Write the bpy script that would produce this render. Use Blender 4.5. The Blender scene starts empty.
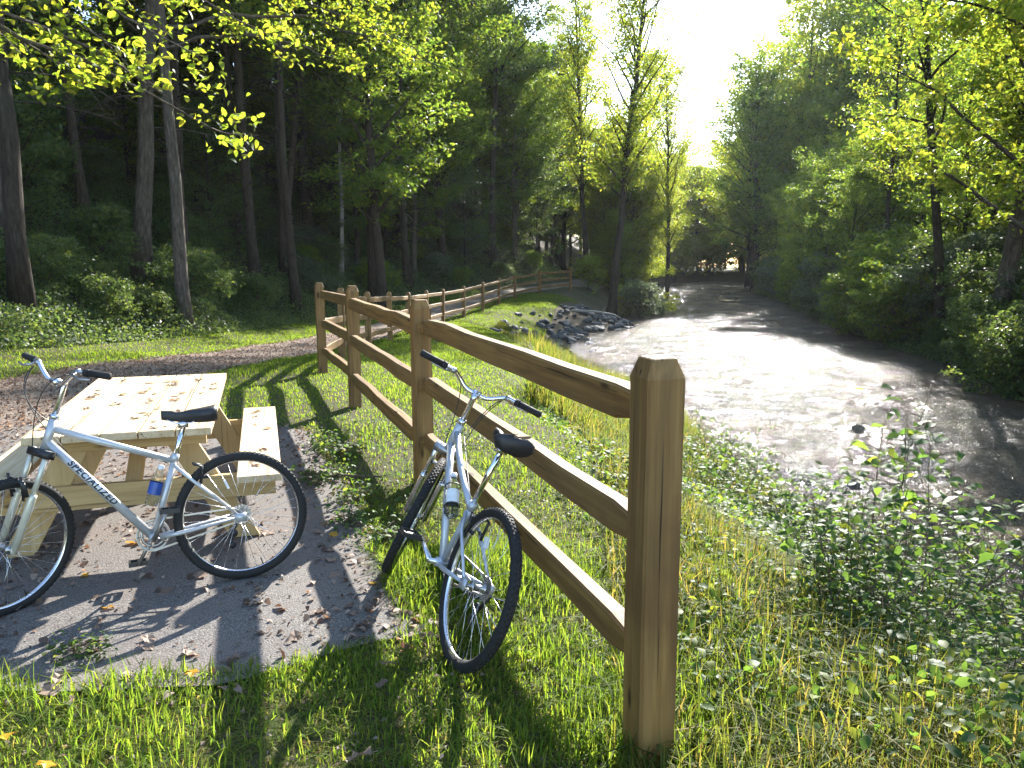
import bpy, math, random
import numpy as np
from mathutils import Matrix, Vector

random.seed(7)
RNG = np.random.default_rng(7)
SC = bpy.context.scene
COL = SC.collection
R_ = math.radians

# ------------------------------------------------------------------ camera
CAM_H, PITCH = 1.74, 9.23
cam_d = bpy.data.cameras.new('camera')
cam_d.lens = 28.125; cam_d.sensor_width = 36.0
cam_d.clip_start = 0.05; cam_d.clip_end = 2000
cam = bpy.data.objects.new('camera', cam_d); COL.objects.link(cam)
cam.location = (0, 0, CAM_H); cam.rotation_euler = (R_(90 - PITCH), 0, 0)
SC.camera = cam
# ------------------------------------------------------------------ sky and sun
SUN_AZ, SUN_EL = 20.0, 28.5           # azimuth measured from +Y towards +X
w = bpy.data.worlds.new('World'); SC.world = w; w.use_nodes = True
nt = w.node_tree; nt.nodes.clear()
sky = nt.nodes.new('ShaderNodeTexSky'); sky.sky_type = 'NISHITA'; sky.sun_disc = False
sky.sun_elevation = R_(SUN_EL); sky.sun_rotation = R_(SUN_AZ)
sky.dust_density = 0.4; sky.air_density = 1.0; sky.ozone_density = 1.2
bgn = nt.nodes.new('ShaderNodeBackground'); bgn.inputs['Strength'].default_value = 0.15
wo = nt.nodes.new('ShaderNodeOutputWorld')
nt.links.new(sky.outputs[0], bgn.inputs[0]); nt.links.new(bgn.outputs[0], wo.inputs[0])
sd = bpy.data.lights.new('sun', 'SUN'); sd.energy = 5.0; sd.angle = R_(0.5); sd.color = (1.0, 0.96, 0.90)
sun = bpy.data.objects.new('sun', sd); COL.objects.link(sun)
sv = Vector((math.sin(R_(SUN_AZ)) * math.cos(R_(SUN_EL)), math.cos(R_(SUN_AZ)) * math.cos(R_(SUN_EL)), math.sin(R_(SUN_EL))))
sun.rotation_euler = sv.to_track_quat('Z', 'Y').to_euler(); sun.location = (20, 55, 40)
SC.view_settings.view_transform = 'Standard'; SC.view_settings.look = 'None'
SC.view_settings.exposure = 1.95; SC.view_settings.gamma = 1.0
SC.render.engine = 'CYCLES'
cy = SC.cycles
cy.max_bounces = 7; cy.diffuse_bounces = 3; cy.glossy_bounces = 3; cy.transmission_bounces = 5
cy.transparent_max_bounces = 6; cy.caustics_reflective = False; cy.caustics_refractive = False
cy.sample_clamp_indirect = 6.0; cy.use_denoising = True

# ------------------------------------------------------------------ noise, terrain
#<terrain>
def _hash(i, j, s):
    n = (i * 374761393 + j * 668265263 + s * 1442695041) & 0xffffffff
    n = ((n ^ (n >> 13)) * 1274126177) & 0xffffffff
    return ((n ^ (n >> 16)) & 0xffff) / 65535.0
def vnoise(x, y, s=0):
    x = np.asarray(x, float); y = np.asarray(y, float)
    i = np.floor(x).astype(np.int64); j = np.floor(y).astype(np.int64)
    u = x - i; v = y - j; u = u * u * (3 - 2 * u); v = v * v * (3 - 2 * v)
    a = _hash(i, j, s); b = _hash(i + 1, j, s); c = _hash(i, j + 1, s); d = _hash(i + 1, j + 1, s)
    return (a * (1 - u) + b * u) * (1 - v) + (c * (1 - u) + d * u) * v - 0.5
FENCE = np.array([(0.47, 2.53), (-.67, 5.93), (-1.83, 9.18), (-2.96, 12.4)])
FARF = np.array([(-3.42, 16.0), (-3.49, 19.4), (-3.48, 22.8), (-3.37, 26.2), (-3.15, 29.6), (-2.85, 33.06), (-2.19, 36.5),
                 (-1.45, 39.9), (-.71, 43.3), (.17, 46.7), (1.70, 49.8), (3.82, 52.55)])
_gy = np.array([-25, 0, 9, 12.4, 16, 19.4, 22.8, 26.2, 29.6, 33, 36.5, 39.9, 43.3, 46.7, 49.8, 52.55, 60, 80, 190.])
_gz = np.array([0, 0, -.04, -.12, -.39, -.60, -.78, -.93, -1.06, -1.13, -1.15, -1.09, -1.0, -.88, -.72, -.52, -.30, -.7, -1.3])
_yy = np.linspace(-25, 190, 2151)
_gs = np.convolve(np.pad(np.interp(_yy, _gy, _gz), 15, 'edge'), np.ones(31) / 31, 'valid')
def gz(y): return np.interp(y, _yy, _gs)
WATER = -2.16
def xL(y): return np.interp(y, [-25, 0, 6, 8.6, 10, 13.5, 18.7, 23.8, 29.6, 34.6, 40, 43, 44.5, 46, 50, 60, 70, 100, 110, 116, 121, 150, 190],
                            [9.5, 7.5, 6.2, 5.3, 4.7, 4.1, 4.25, 3.9, 3.3, 3.2, 5.2, 7.4, 7.9, 7.7, 8.0, 9.3, 11, 17.5, 20.5, 28, 46, 120, 200]) + .35 * vnoise(np.asarray(y) * .7, 0, 3)
def xR(y): return np.interp(y, [-25, 0, 10, 21, 27, 39, 57, 70, 95, 104, 110, 116, 150, 190],
                            [12, 12, 12.6, 13.9, 15.2, 16.8, 20.4, 23.5, 27.0, 30, 40, 60, 150, 230]) + .5 * vnoise(np.asarray(y) * .5, 0, 4)
def xc(y): return np.interp(y, [-25, 10, 17, 22.8, 29.6, 36.5, 43.3, 46.7, 49.8, 52.5, 58, 64, 72, 84, 110, 190],
                            [-5.9, -5.9, -5.6, -5.05, -4.75, -3.85, -2.45, -1.6, -.2, 1.9, 5.0, 6.3, 7.0, 8.6, 13.5, 28])
def hillfoot(y): return xc(y) - np.interp(y, [0, 20, 40, 60, 200], [3.0, 3.0, 2.6, 2.2, 2.0])
def sstep(t): t = np.clip(t, 0, 1); return t * t * (3 - 2 * t)
def height(x, y):
    x = np.asarray(x, float); y = np.asarray(y, float)
    base = gz(y)
    d = hillfoot(y) - x
    hill = 0.62 * (np.sqrt(d * d + 1.2) + d) / 2
    hill = np.where(hill > 16, 16 + (hill - 16) * .35, hill)
    rough = sstep((d + .5) / 3)
    hill = hill + rough * (.9 * vnoise(x * .22, y * .22, 1) + .35 * vnoise(x * .8, y * .8, 2))
    base = base + hill + (1 - rough) * .05 * vnoise(x * .9, y * .9, 5)
    # left bank
    t = xL(y) - x
    bw = np.interp(y, [0, 4, 7, 9, 14, 20, 30, 36, 44, 60], [4.6, 5.0, 4.9, 4.7, 3.9, 3.6, 4.2, 5.4, 5.5, 3.5])
    k = np.clip(t / bw, 0, 1) ** 1.55; k = k - .06 * np.clip(1 - np.abs(t / bw - 1) / .25, 0, 1) ** 2
    left = (WATER - .25) + (base - WATER + .25) * k
    # right bank
    r = x - xR(y)
    right = (WATER - .25) + (1.25 + .35 * vnoise(x * .6, y * .6, 8)) * sstep(r / 2.2 + .1) + np.maximum(r - 2, 0) * .05 + .28 * np.maximum(r - 26, 0)
    bed = WATER - .25 - 1.3 * sstep(np.minimum(-t, -r) / 1.2)
    out = np.where(t > 0, left, np.where(r > -.22, right, bed))
    return out
def pad_front(x): return 3.02 + .10 * (x + 2) * .6 + .22 * vnoise(np.asarray(x) * 1.7, 0, 11) + np.where(np.asarray(x) > -1.2, (np.asarray(x) + 1.2) * .35, 0)
def pad_back(x): return np.interp(x, [-4.95, -3.0, -2.0, -1.2, -.62, -.40], [9.3, 8.4, 7.75, 5.75, 4.0, 3.5]) + .25 * vnoise(np.asarray(x) * 2.1, 3, 12)
def in_pad(x, y, m=0.): return (x > -4.95 - m) & (x < -.40 + m) & (y > pad_front(x) - m) & (y < pad_back(x) + m)
def path_half(y): return np.interp(y, [0, 17, 30, 50, 80], [1.15, 1.1, 1.05, 1.0, .9])
def in_path(x, y, m=0.): return np.abs(x - xc(y)) < path_half(y) + m
#</terrain>

# ------------------------------------------------------------------ mesh helpers
def fastmesh(name, V, F):
    V = np.ascontiguousarray(V, np.float32).reshape(-1, 3); F = np.ascontiguousarray(F, np.int32)
    me = bpy.data.meshes.new(name); k = F.shape[1]
    me.vertices.add(len(V)); me.vertices.foreach_set('co', V.ravel())
    me.loops.add(F.size); me.loops.foreach_set('vertex_index', F.ravel())
    me.polygons.add(len(F)); me.polygons.foreach_set('loop_start', np.arange(len(F), dtype=np.int32) * k)
    me.update(calc_edges=True)
    return me
def smooth(me): me.polygons.foreach_set('use_smooth', np.ones(len(me.polygons), bool)); me.update()

class MB:
    def __init__(s): s.v = []; s.f = []
    def add(s, vs, fs):
        o = len(s.v); s.v += [tuple(map(float, p)) for p in vs]; s.f += [tuple(i + o for i in f) for f in fs]
        return o
    def box(s, c, d, M=None):
        c = Vector(c); vs = []
        for x in (-.5, .5):
            for y in (-.5, .5):
                for z in (-.5, .5):
                    p = Vector((x * d[0], y * d[1], z * d[2]))
                    vs.append((M @ p if M else p) + c)
        s.add(vs, [(0, 1, 3, 2), (4, 6, 7, 5), (0, 4, 5, 1), (2, 3, 7, 6), (0, 2, 6, 4), (1, 5, 7, 3)])
    def beam(s, p0, p1, wd, ht, up=(0, 0, 1)):
        p0 = Vector(p0); p1 = Vector(p1); a = (p1 - p0); L = a.length; a.normalize()
        side = a.cross(Vector(up)).normalized(); u = side.cross(a).normalized()
        M = Matrix((a, side, u)).transposed()
        s.box((p0 + p1) / 2, (L, wd, ht), M)
    def tube(s, pts, rad, n=8, cap=True, squash=1.0):
        pts = [Vector(p) for p in pts]
        if not hasattr(rad, '__len__'): rad = [rad] * len(pts)
        ref = None; rings = []; o = len(s.v)
        for i, p in enumerate(pts):
            t = (pts[min(i + 1, len(pts) - 1)] - pts[max(i - 1, 0)])
            if t.length < 1e-9: t = Vector((0, 0, 1))
            t.normalize()
            if ref is None: ref = Vector((0, 0, 1)) if abs(t.z) < .9 else Vector((0, 1, 0))
            a = t.cross(ref)
            if a.length < 1e-6: a = t.cross(Vector((1, 0, 0)))
            a.normalize(); b = a.cross(t).normalized(); ref = b
            for k in range(n):
                an = 2 * math.pi * k / n
                q = p + a * math.cos(an) * rad[i] + b * math.sin(an) * rad[i] * squash
                s.v.append((q.x, q.y, q.z))
        for i in range(len(pts) - 1):
            for k in range(n):
                k2 = (k + 1) % n
                s.f.append((o + i * n + k, o + i * n + k2, o + (i + 1) * n + k2, o + (i + 1) * n + k))
        if cap:
            s.f.append(tuple(o + k for k in range(n))[::-1]); s.f.append(tuple(o + (len(pts) - 1) * n + k for k in range(n)))
    def revolve(s, prof, c, n=48, closed=True):
        """profile of (radius, y) turned round the Y axis through c"""
        o = len(s.v); m = len(prof)
        for k in range(n):
            a = 2 * math.pi * k / n
            for r, y in prof: s.v.append((c[0] + r * math.cos(a), c[1] + y, c[2] + r * math.sin(a)))
        for k in range(n):
            k2 = (k + 1) % n
            for i in range(m if closed else m - 1):
                i2 = (i + 1) % m
                s.f.append((o + k * m + i, o + k * m + i2, o + k2 * m + i2, o + k2 * m + i))
    def xform(s, fn): s.v = [tuple(fn(Vector(p))) for p in s.v]
    def mesh(s, name, sm=False):
        me = bpy.data.meshes.new(name); me.from_pydata(s.v, [], s.f); me.update()
        if sm: smooth(me)
        return me
    def build(s, name, m, parent=None, sm=False, M=None, bevel=0):
        return link(name, s.mesh(name, sm), m, parent, M, bevel)
def link(name, me, m=None, parent=None, M=None, bevel=0):
    o = bpy.data.objects.new(name, me); COL.objects.link(o)
    if m is not None and not me.materials: me.materials.append(m)
    if parent: o.parent = parent
    if M is not None: o.matrix_local = M
    if bevel:
        b = o.modifiers.new('bevel', 'BEVEL'); b.width = bevel; b.segments = 2; b.limit_method = 'ANGLE'
    return o
def tag(o, label=None, cat=None, group=None, kind=None):
    if label: o['label'] = label
    if cat: o['category'] = cat
    if group: o['group'] = group
    if kind: o['kind'] = kind
    return o
def empty(name, loc, label, cat, group=None, rot=(0, 0, 0)):
    o = bpy.data.objects.new(name, None); COL.objects.link(o); o.location = loc; o.rotation_euler = rot
    o.empty_display_size = .1
    return tag(o, label, cat, group)
def copy_tree(o, parent=None):
    c = o.copy(); COL.objects.link(c); c.parent = parent
    for ch in KIDS.get(o.name, []): copy_tree(ch, c)
    return c
KIDS = {}
def remember(o):
    KIDS[o.name] = [c for c in bpy.data.objects if c.parent == o]
    for c in KIDS[o.name]: KIDS[c.name] = [g for g in bpy.data.objects if g.parent == c]
def groundz(x, y): return float(height(x, y))

# ------------------------------------------------------------------ materials
class NT:
    def __init__(s, name):
        s.m = bpy.data.materials.new(name); s.m.use_nodes = True; s.t = s.m.node_tree; s.t.nodes.clear()
        s.out = s.n('ShaderNodeOutputMaterial')
    def n(s, ty, **kw):
        nd = s.t.nodes.new(ty)
        for k, v in kw.items():
            if hasattr(nd, k): setattr(nd, k, v)
        return nd
    def l(s, a, b): s.t.links.new(a, b)
    def noise(s, scale, detail=4, rough=.55, vec=None, dist=0):
        nd = s.n('ShaderNodeTexNoise'); nd.inputs['Scale'].default_value = scale; nd.inputs['Detail'].default_value = detail
        nd.inputs['Roughness'].default_value = rough; nd.inputs['Distortion'].default_value = dist
        if vec is not None: s.l(vec, nd.inputs['Vector'])
        return nd.outputs['Fac']
    def ramp(s, fac, stops, interp='LINEAR'):
        nd = s.n('ShaderNodeValToRGB'); nd.color_ramp.interpolation = interp; cr = nd.color_ramp
        while len(cr.elements) < len(stops): cr.elements.new(.5)
        for e, (p, c) in zip(cr.elements, stops):
            e.position = p; e.color = (*c, 1) if hasattr(c, '__len__') else (c, c, c, 1)
        s.l(fac, nd.inputs[0]); return nd.outputs[0]
    def mix(s, fac, a, b, ty='MIX'):
        nd = s.n('ShaderNodeMix', data_type='RGBA', blend_type=ty)
        if hasattr(fac, 'is_linked') or hasattr(fac, 'links'): s.l(fac, nd.inputs[0])
        else: nd.inputs[0].default_value = fac
        for v, i in ((a, 6), (b, 7)):
            if hasattr(v, 'links'): s.l(v, nd.inputs[i])
            else: nd.inputs[i].default_value = (*v, 1)
        return nd.outputs[2]
    def coord(s, kind='Object', scale=(1, 1, 1), rand=0):
        tc = s.n('ShaderNodeTexCoord'); mp = s.n('ShaderNodeMapping'); mp.inputs['Scale'].default_value = scale
        src = tc.outputs[kind]
        if rand:
            oi = s.n('ShaderNodeObjectInfo'); mu = s.n('ShaderNodeVectorMath', operation='SCALE')
            cb = s.n('ShaderNodeCombineXYZ')
            for i in range(3): s.l(oi.outputs['Random'], cb.inputs[i])
            s.l(cb.outputs[0], mu.inputs[0]); mu.inputs['Scale'].default_value = rand
            ad = s.n('ShaderNodeVectorMath', operation='ADD'); s.l(src, ad.inputs[0]); s.l(mu.outputs[0], ad.inputs[1]); src = ad.outputs[0]
        s.l(src, mp.inputs['Vector']); return mp.outputs[0]
    def bump(s, h, strength=.3, dist=.02, normal=None):
        b = s.n('ShaderNodeBump'); b.inputs['Strength'].default_value = strength; b.inputs['Distance'].default_value = dist
        s.l(h, b.inputs['Height'])
        if normal is not None: s.l(normal, b.inputs['Normal'])
        return b.outputs[0]
    def bsdf(s, color, rough=.6, metal=0, spec=.5, normal=None, **kw):
        b = s.n('ShaderNodeBsdfPrincipled')
        if hasattr(color, 'links'): s.l(color, b.inputs['Base Color'])
        else: b.inputs['Base Color'].default_value = (*color, 1)
        if hasattr(rough, 'links'): s.l(rough, b.inputs['Roughness'])
        else: b.inputs['Roughness'].default_value = rough
        b.inputs['Metallic'].default_value = metal; b.inputs['Specular IOR Level'].default_value = spec
        if normal is not None: s.l(normal, b.inputs['Normal'])
        for k, v in kw.items(): b.inputs[k].default_value = v
        return b.outputs[0]
    def done(s, sh): s.l(sh, s.out.inputs['Surface']); return s.m

def leaf_mat(name, cols, trans, tfac=.5, objvar=.35, rough=.5, spec=.3):
    """thin leaf: reflects cols, lets light through in the tint trans; every leaf has its own shade"""
    t = NT(name)
    geo = t.n('ShaderNodeNewGeometry'); oi = t.n('ShaderNodeObjectInfo')
    c = t.ramp(geo.outputs['Random Per Island'], cols)
    hs = t.n('ShaderNodeHueSaturation'); mr = t.n('ShaderNodeMapRange'); t.l(oi.outputs['Random'], mr.inputs[0])
    mr.inputs[3].default_value = 1 - objvar; mr.inputs[4].default_value = 1 + objvar
    t.l(mr.outputs[0], hs.inputs['Value']); t.l(c, hs.inputs['Color'])
    b = t.bsdf(hs.outputs[0], rough, 0, spec)
    tr = t.n('ShaderNodeBsdfTranslucent')
    tc = t.mix(1.0, c, trans, 'MULTIPLY'); t.l(tc, tr.inputs[0])
    mx = t.n('ShaderNodeMixShader'); mx.inputs[0].default_value = tfac
    t.l(b, mx.inputs[1]); t.l(tr.outputs[0], mx.inputs[2])
    return t.done(mx.outputs[0])
TR = (3.5, 3.1, 1.5)
M = {}
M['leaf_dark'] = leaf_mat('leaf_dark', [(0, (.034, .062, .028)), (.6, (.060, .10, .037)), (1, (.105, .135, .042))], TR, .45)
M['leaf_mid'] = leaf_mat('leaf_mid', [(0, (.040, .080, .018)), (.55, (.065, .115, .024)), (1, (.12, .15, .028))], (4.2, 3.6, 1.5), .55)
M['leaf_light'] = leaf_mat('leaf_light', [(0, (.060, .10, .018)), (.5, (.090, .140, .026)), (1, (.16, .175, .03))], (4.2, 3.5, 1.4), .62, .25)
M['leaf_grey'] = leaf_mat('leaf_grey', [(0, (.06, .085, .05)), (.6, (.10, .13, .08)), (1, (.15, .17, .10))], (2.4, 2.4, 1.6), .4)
M['weed_leaf'] = leaf_mat('weed_leaf', [(0, (.035, .075, .022)), (.6, (.065, .12, .03)), (1, (.14, .16, .03))], TR, .45, .2, .55, .2)
M['grass'] = leaf_mat('grass', [(0, (.042, .066, .016)), (.45, (.080, .108, .022)), (.75, (.135, .140, .032)), (1, (.21, .165, .07))], (2.6, 2.3, 1.2), .5, 0, .65, .12)
M['lawn'] = leaf_mat('lawn', [(0, (.06, .105, .016)), (.5, (.095, .155, .022)), (1, (.16, .19, .035))], (3.0, 2.8, 1.4), .5, 0, .65, .12)
M['tall_grass'] = leaf_mat('tall_grass', [(0, (.06, .10, .018)), (.4, (.10, .14, .025)), (.75, (.16, .17, .04)), (1, (.25, .20, .08))], (2.4, 2.2, 1.2), .5, 0, .65, .12)
M['dry_leaf'] = leaf_mat('dry_leaf', [(0, (.075, .048, .035)), (.4, (.17, .115, .08)), (.8, (.30, .22, .16)), (1, (.44, .34, .26))], (1.5, 1.1, .8), .25, .4, .6)
M['yellow_leaf'] = leaf_mat('yellow_leaf', [(0, (.45, .22, .02)), (.5, (.55, .33, .03)), (1, (.48, .16, .02))], (1.5, 1.2, .7), .35, .2)

def bark(name, c0, c1, c2, sc=1.0):
    t = NT(name); v = t.coord('Object', (5 * sc, 5 * sc, 1.0 * sc))
    f = t.noise(4, 8, .65, v); g = t.noise(.6 * sc, 3, .5, t.coord('Object'))
    col = t.ramp(f, [(.3, c0), (.55, c1), (.75, c2)])
    col = t.mix(t.ramp(g, [(.5, 0.), (.75, .5)]), col, (.07, .085, .05))
    return t.done(t.bsdf(col, .9, 0, .2, t.bump(f, .8, .03)))
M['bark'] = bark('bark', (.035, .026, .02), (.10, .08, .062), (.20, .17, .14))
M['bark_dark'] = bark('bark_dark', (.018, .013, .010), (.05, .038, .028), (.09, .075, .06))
M['bark_pale'] = bark('bark_pale', (.22, .20, .17), (.50, .47, .42), (.65, .62, .57), 1.5)

def wood(name, cols, axis, rough=.65, knots=True):
    t = NT(name)
    st = [26, 26, 26]; st[axis] = 1.3
    v = t.coord('Object', st, 9.0)
    f = t.noise(1.0, 6, .6, v, .4)
    st2 = [7, 7, 7]; st2[axis] = .7
    g = t.noise(1.0, 3, .5, t.coord('Object', st2, 5.0))
    big = t.noise(2.2, 4, .6, t.coord('Object', (1, 1, 1), 7.0))
    col = t.ramp(f, [(.28, cols[0]), (.5, cols[1]), (.72, cols[2])])
    col = t.mix(t.ramp(g, [(.42, 0.), (.7, .55)]), col, cols[3])
    col = t.mix(t.ramp(big, [(.52, 0.), (.72, .45)]), col, cols[0])
    st4 = [60, 60, 60]; st4[axis] = 1.1
    ck = t.ramp(t.noise(1.0, 3, .5, t.coord('Object', st4, 11.0), .2), [(.30, 1.), (.36, 0.)])
    col = t.mix(ck, col, tuple(c * .35 for c in cols[0]))
    if knots:
        vo = t.n('ShaderNodeTexVoronoi'); st3 = [9, 9, 9]; st3[axis] = 2.6
        t.l(t.coord('Object', st3, 3.0), vo.inputs['Vector']); vo.inputs['Scale'].default_value = 1.0
        k = t.ramp(vo.outputs['Distance'], [(.10, 1.), (.17, 0.)])
        col = t.mix(t.mix(.75, k, k) if False else k, col, tuple(c * .45 for c in cols[0]))
    return t.done(t.bsdf(col, rough, 0, .35, t.bump(f, .5, .006)))
FW = [(.095, .044, .014), (.225, .120, .034), (.34, .20, .064), (.15, .095, .036)]
TW = [(.44, .31, .16), (.60, .46, .28), (.70, .57, .38), (.51, .37, .21)]
M['rail_wood'] = wood('rail_wood', FW, 0); M['post_wood'] = wood('post_wood', FW, 2)
M['end_grain'] = wood('end_grain', [(.30, .2, .1), (.45, .31, .16), (.52, .37, .2), (.4, .28, .14)], 0, .8, False)
M['table_wood'] = wood('table_wood', TW, 0); M['beam_wood_shaded'] = wood('beam_wood_shaded', [(.36, .23, .095), (.52, .36, .16), (.60, .43, .21), (.45, .29, .12)], 0)  # beams yellower than the top: their shade is put into the wood colour
M['twig'] = bark('twig', (.06, .045, .03), (.16, .12, .08), (.26, .21, .15), 4)

def simple(name, col, rough=.5, metal=0, spec=.5, var=.15, scale=30, **kw):
    t = NT(name); f = t.noise(scale, 4, .6, t.coord('Object'))
    c = t.ramp(f, [(.3, tuple(x * (1 - var) for x in col)), (.7, tuple(min(1, x * (1 + var)) for x in col))])
    rr = t.ramp(f, [(.3, max(.02, rough * .8)), (.7, min(1, rough * 1.25))])
    return t.done(t.bsdf(c, rr, metal, spec, **kw))
M['alu'] = simple('alu', (.72, .72, .74), .27, 1.0, var=.05)
M['paint_silver'] = simple('paint_silver', (.52, .525, .53), .42, .45, var=.08)
M['paint_blue'] = simple('paint_blue', (.49, .515, .55), .42, .45, var=.08)
M['fork_pale'] = simple('fork_pale', (.62, .60, .50), .35, .3, var=.08)
M['chrome'] = simple('chrome', (.80, .80, .80), .12, 1.0, var=.04)
M['steel'] = simple('steel', (.42, .41, .40), .4, 1.0, var=.25)
M['rubber'] = simple('rubber', (.022, .021, .020), .75, 0, .3, .35, 40)
M['black'] = simple('black', (.018, .018, .019), .45, 0, .5, .2)
M['saddle'] = simple('saddle', (.020, .019, .021), .5, 0, .5, .25, 60)
M['ink'] = simple('ink', (.02, .022, .03), .5)
M['label_blue'] = simple('label_blue', (.02, .07, .30), .35)
M['white_plastic'] = simple('white_plastic', (.75, .76, .76), .4)
t = NT('clear_plastic'); gl = t.n('ShaderNodeBsdfGlass'); gl.inputs['Roughness'].default_value = .06; gl.inputs['IOR'].default_value = 1.2
tp = t.n('ShaderNodeBsdfTransparent'); tp.inputs[0].default_value = (.9, .94, .96, 1)
mx = t.n('ShaderNodeMixShader'); mx.inputs[0].default_value = .45; t.l(tp.outputs[0], mx.inputs[1]); t.l(gl.outputs[0], mx.inputs[2])
M['clear'] = t.done(mx.outputs[0])

# ground
t = NT('ground'); zc = t.n('ShaderNodeVertexColor'); zc.layer_name = 'zone'
sp = t.n('ShaderNodeSeparateColor'); t.l(zc.outputs[0], sp.inputs[0])
v = t.coord('Object'); n1 = t.noise(3.0, 8, .65, v); n2 = t.noise(22, 6, .7, v)
soil = t.ramp(n2, [(.3, (.05, .038, .024)), (.5, (.105, .08, .05)), (.7, (.18, .145, .10))])
lawn = t.mix(t.ramp(n1, [(.35, 0.), (.55, 1.)]), (.05, .07, .02), (.085, .07, .038))
litter = t.ramp(n2, [(.32, (.02, .016, .010)), (.5, (.05, .038, .022)), (.7, (.09, .07, .04))])
c = t.mix(sp.outputs['Red'], soil, lawn); c = t.mix(sp.outputs['Green'], c, litter)
M['ground'] = t.done(t.bsdf(c, .95, 0, .15, t.bump(n2, .7, .04)))
t = NT('gravel'); v = t.coord('Object'); n1 = t.noise(60, 5, .7, v); n2 = t.noise(1.8, 5, .6, v)
vo = t.n('ShaderNodeTexVoronoi'); vo.inputs['Scale'].default_value = 45; t.l(v, vo.inputs['Vector'])
c = t.ramp(n1, [(.3, (.13, .10, .075)), (.5, (.24, .19, .145)), (.7, (.36, .30, .24))])
c = t.mix(t.ramp(n2, [(.42, 0.), (.6, .6)]), c, (.15, .095, .07))
M['gravel'] = t.done(t.bsdf(c, .9, 0, .25, t.bump(vo.outputs['Distance'], .9, .015)))
t = NT('asphalt'); v = t.coord('Object'); n1 = t.noise(140, 4, .7, v); n2 = t.noise(1.3, 6, .65, v); n3 = t.noise(9, 5, .7, v)
vo = t.n('ShaderNodeTexVoronoi'); vo.inputs['Scale'].default_value = 110; t.l(v, vo.inputs['Vector'])
c = t.ramp(n1, [(.34, (.038, .034, .030)), (.5, (.105, .094, .083)), (.66, (.29, .26, .225))])
c = t.mix(t.ramp(n2, [(.45, 0.), (.65, .55)]), c, (.15, .115, .095))
c = t.mix(t.ramp(n3, [(.58, 0.), (.68, .7)]), c, (.055, .042, .033))
M['asphalt'] = t.done(t.bsdf(c, .85, 0, .35, t.bump(vo.outputs['Distance'], .5, .004)))
t = NT('rock'); v = t.coord('Object', (1, 1, 1), 5.0); n1 = t.noise(4, 8, .65, v); oi = t.n('ShaderNodeObjectInfo')
c = t.ramp(n1, [(.3, (.035, .035, .036)), (.55, (.085, .085, .086)), (.75, (.19, .19, .185))])
c = t.mix(t.ramp(oi.outputs['Random'], [(.3, 0.), (1., .6)]), c, (.055, .055, .062))
M['rock'] = t.done(t.bsdf(c, .75, 0, .4, t.bump(n1, .6, .06)))
t = NT('river_water'); v = t.coord('Object', (1, 1, 1))
va = t.coord('Object', (.8, 1.5, 1)); a = t.noise(1.6, 6, .62, va, .6); b = t.noise(7.0, 4, .6, t.coord('Object', (1.3, 1, 1)), .3)
c = t.ramp(t.noise(.35, 4, .6, v), [(.35, (.06, .055, .043)), (.65, (.17, .130, .080))])
nb = t.bump(a, 1.0, .75); nb = t.bump(b, 1.0, .30, nb); nb = t.bump(t.noise(24.0, 3, .6, t.coord('Object', (1.2, 1, 1)), .2), 1.0, .06, nb)
M['water'] = t.done(t.bsdf(c, .12, 0, .5, nb, IOR=1.33))

# ------------------------------------------------------------------ terrain sheets
def axis(lo, hi, c, fine, n):
    k = 3.2
    s = np.linspace(-1, 1, n); f = np.sinh(k * s) / np.sinh(k)
    return np.where(f < 0, c + f * (c - lo), c + f * (hi - c))
gx = np.unique(np.concatenate([axis(-150, 150, 0, .1, 300), np.linspace(-10, 20, 150)])); gyv = np.concatenate([np.linspace(-25, 0, 30)[:-1], np.linspace(0, 14, 90)[:-1], np.linspace(14, 60, 120)[:-1], np.linspace(60, 190, 90)])
X, Y = np.meshgrid(gx, gyv); Z = height(X, Y)
nx, ny = len(gx), len(gyv)
idx = np.arange(nx * ny).reshape(ny, nx)
F = np.stack([idx[:-1, :-1], idx[:-1, 1:], idx[1:, 1:], idx[1:, :-1]], -1).reshape(-1, 4)
me = fastmesh('ground', np.stack([X, Y, Z], -1), F); smooth(me)
d = hillfoot(Y) - X
zone = np.zeros((nx * ny, 4)); zone[:, 3] = 1
lawnz = sstep((xL(Y) - X - 1.6) / 1.5) * (1 - sstep((Y - 30.5) / 2) * (1 - sstep((Y - 49) / 3)) * (1 - sstep((xL(Y) - X - 4.3) / 1.2))) * (1 - sstep((d + .1) / .6))
zone[:, 0] = lawnz.ravel()
zone[:, 1] = np.maximum(sstep((d + .1) / .6), sstep((X - xR(Y)) / 2)).ravel()
ca = me.color_attributes.new('zone', 'FLOAT_COLOR', 'POINT'); ca.data.foreach_set('color', zone.ravel().astype(np.float32))
tag(link('ground', me, M['ground']), kind='structure')

def ribbon(name, rows, m, off):
    """rows: list of arrays (x, y) of equal length"""
    R = np.array(rows); z = height(R[..., 0], R[..., 1]) + off
    V = np.concatenate([R, z[..., None]], -1); a, b = R.shape[:2]
    i = np.arange(a * b).reshape(a, b)
    Fq = np.stack([i[:-1, :-1], i[:-1, 1:], i[1:, 1:], i[1:, :-1]], -1).reshape(-1, 4)
    me = fastmesh(name, V, Fq); smooth(me)
    return tag(link(name, me, m), kind='structure')
ys = np.concatenate([np.linspace(-12, 20, 260), np.linspace(20.2, 90, 260)])
rows = []
for y in ys:
    h = path_half(y); l = xc(y) - h + .22 * float(vnoise(y * 1.3, 0, 21)); r = xc(y) + h + .22 * float(vnoise(y * 1.3, 7, 22))
    s = np.linspace(0, 1, 14); rows.append(np.stack([l + (r - l) * s, np.full(14, y)], -1))
ribbon('path', rows, M['gravel'], .012)
rows = []
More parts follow.
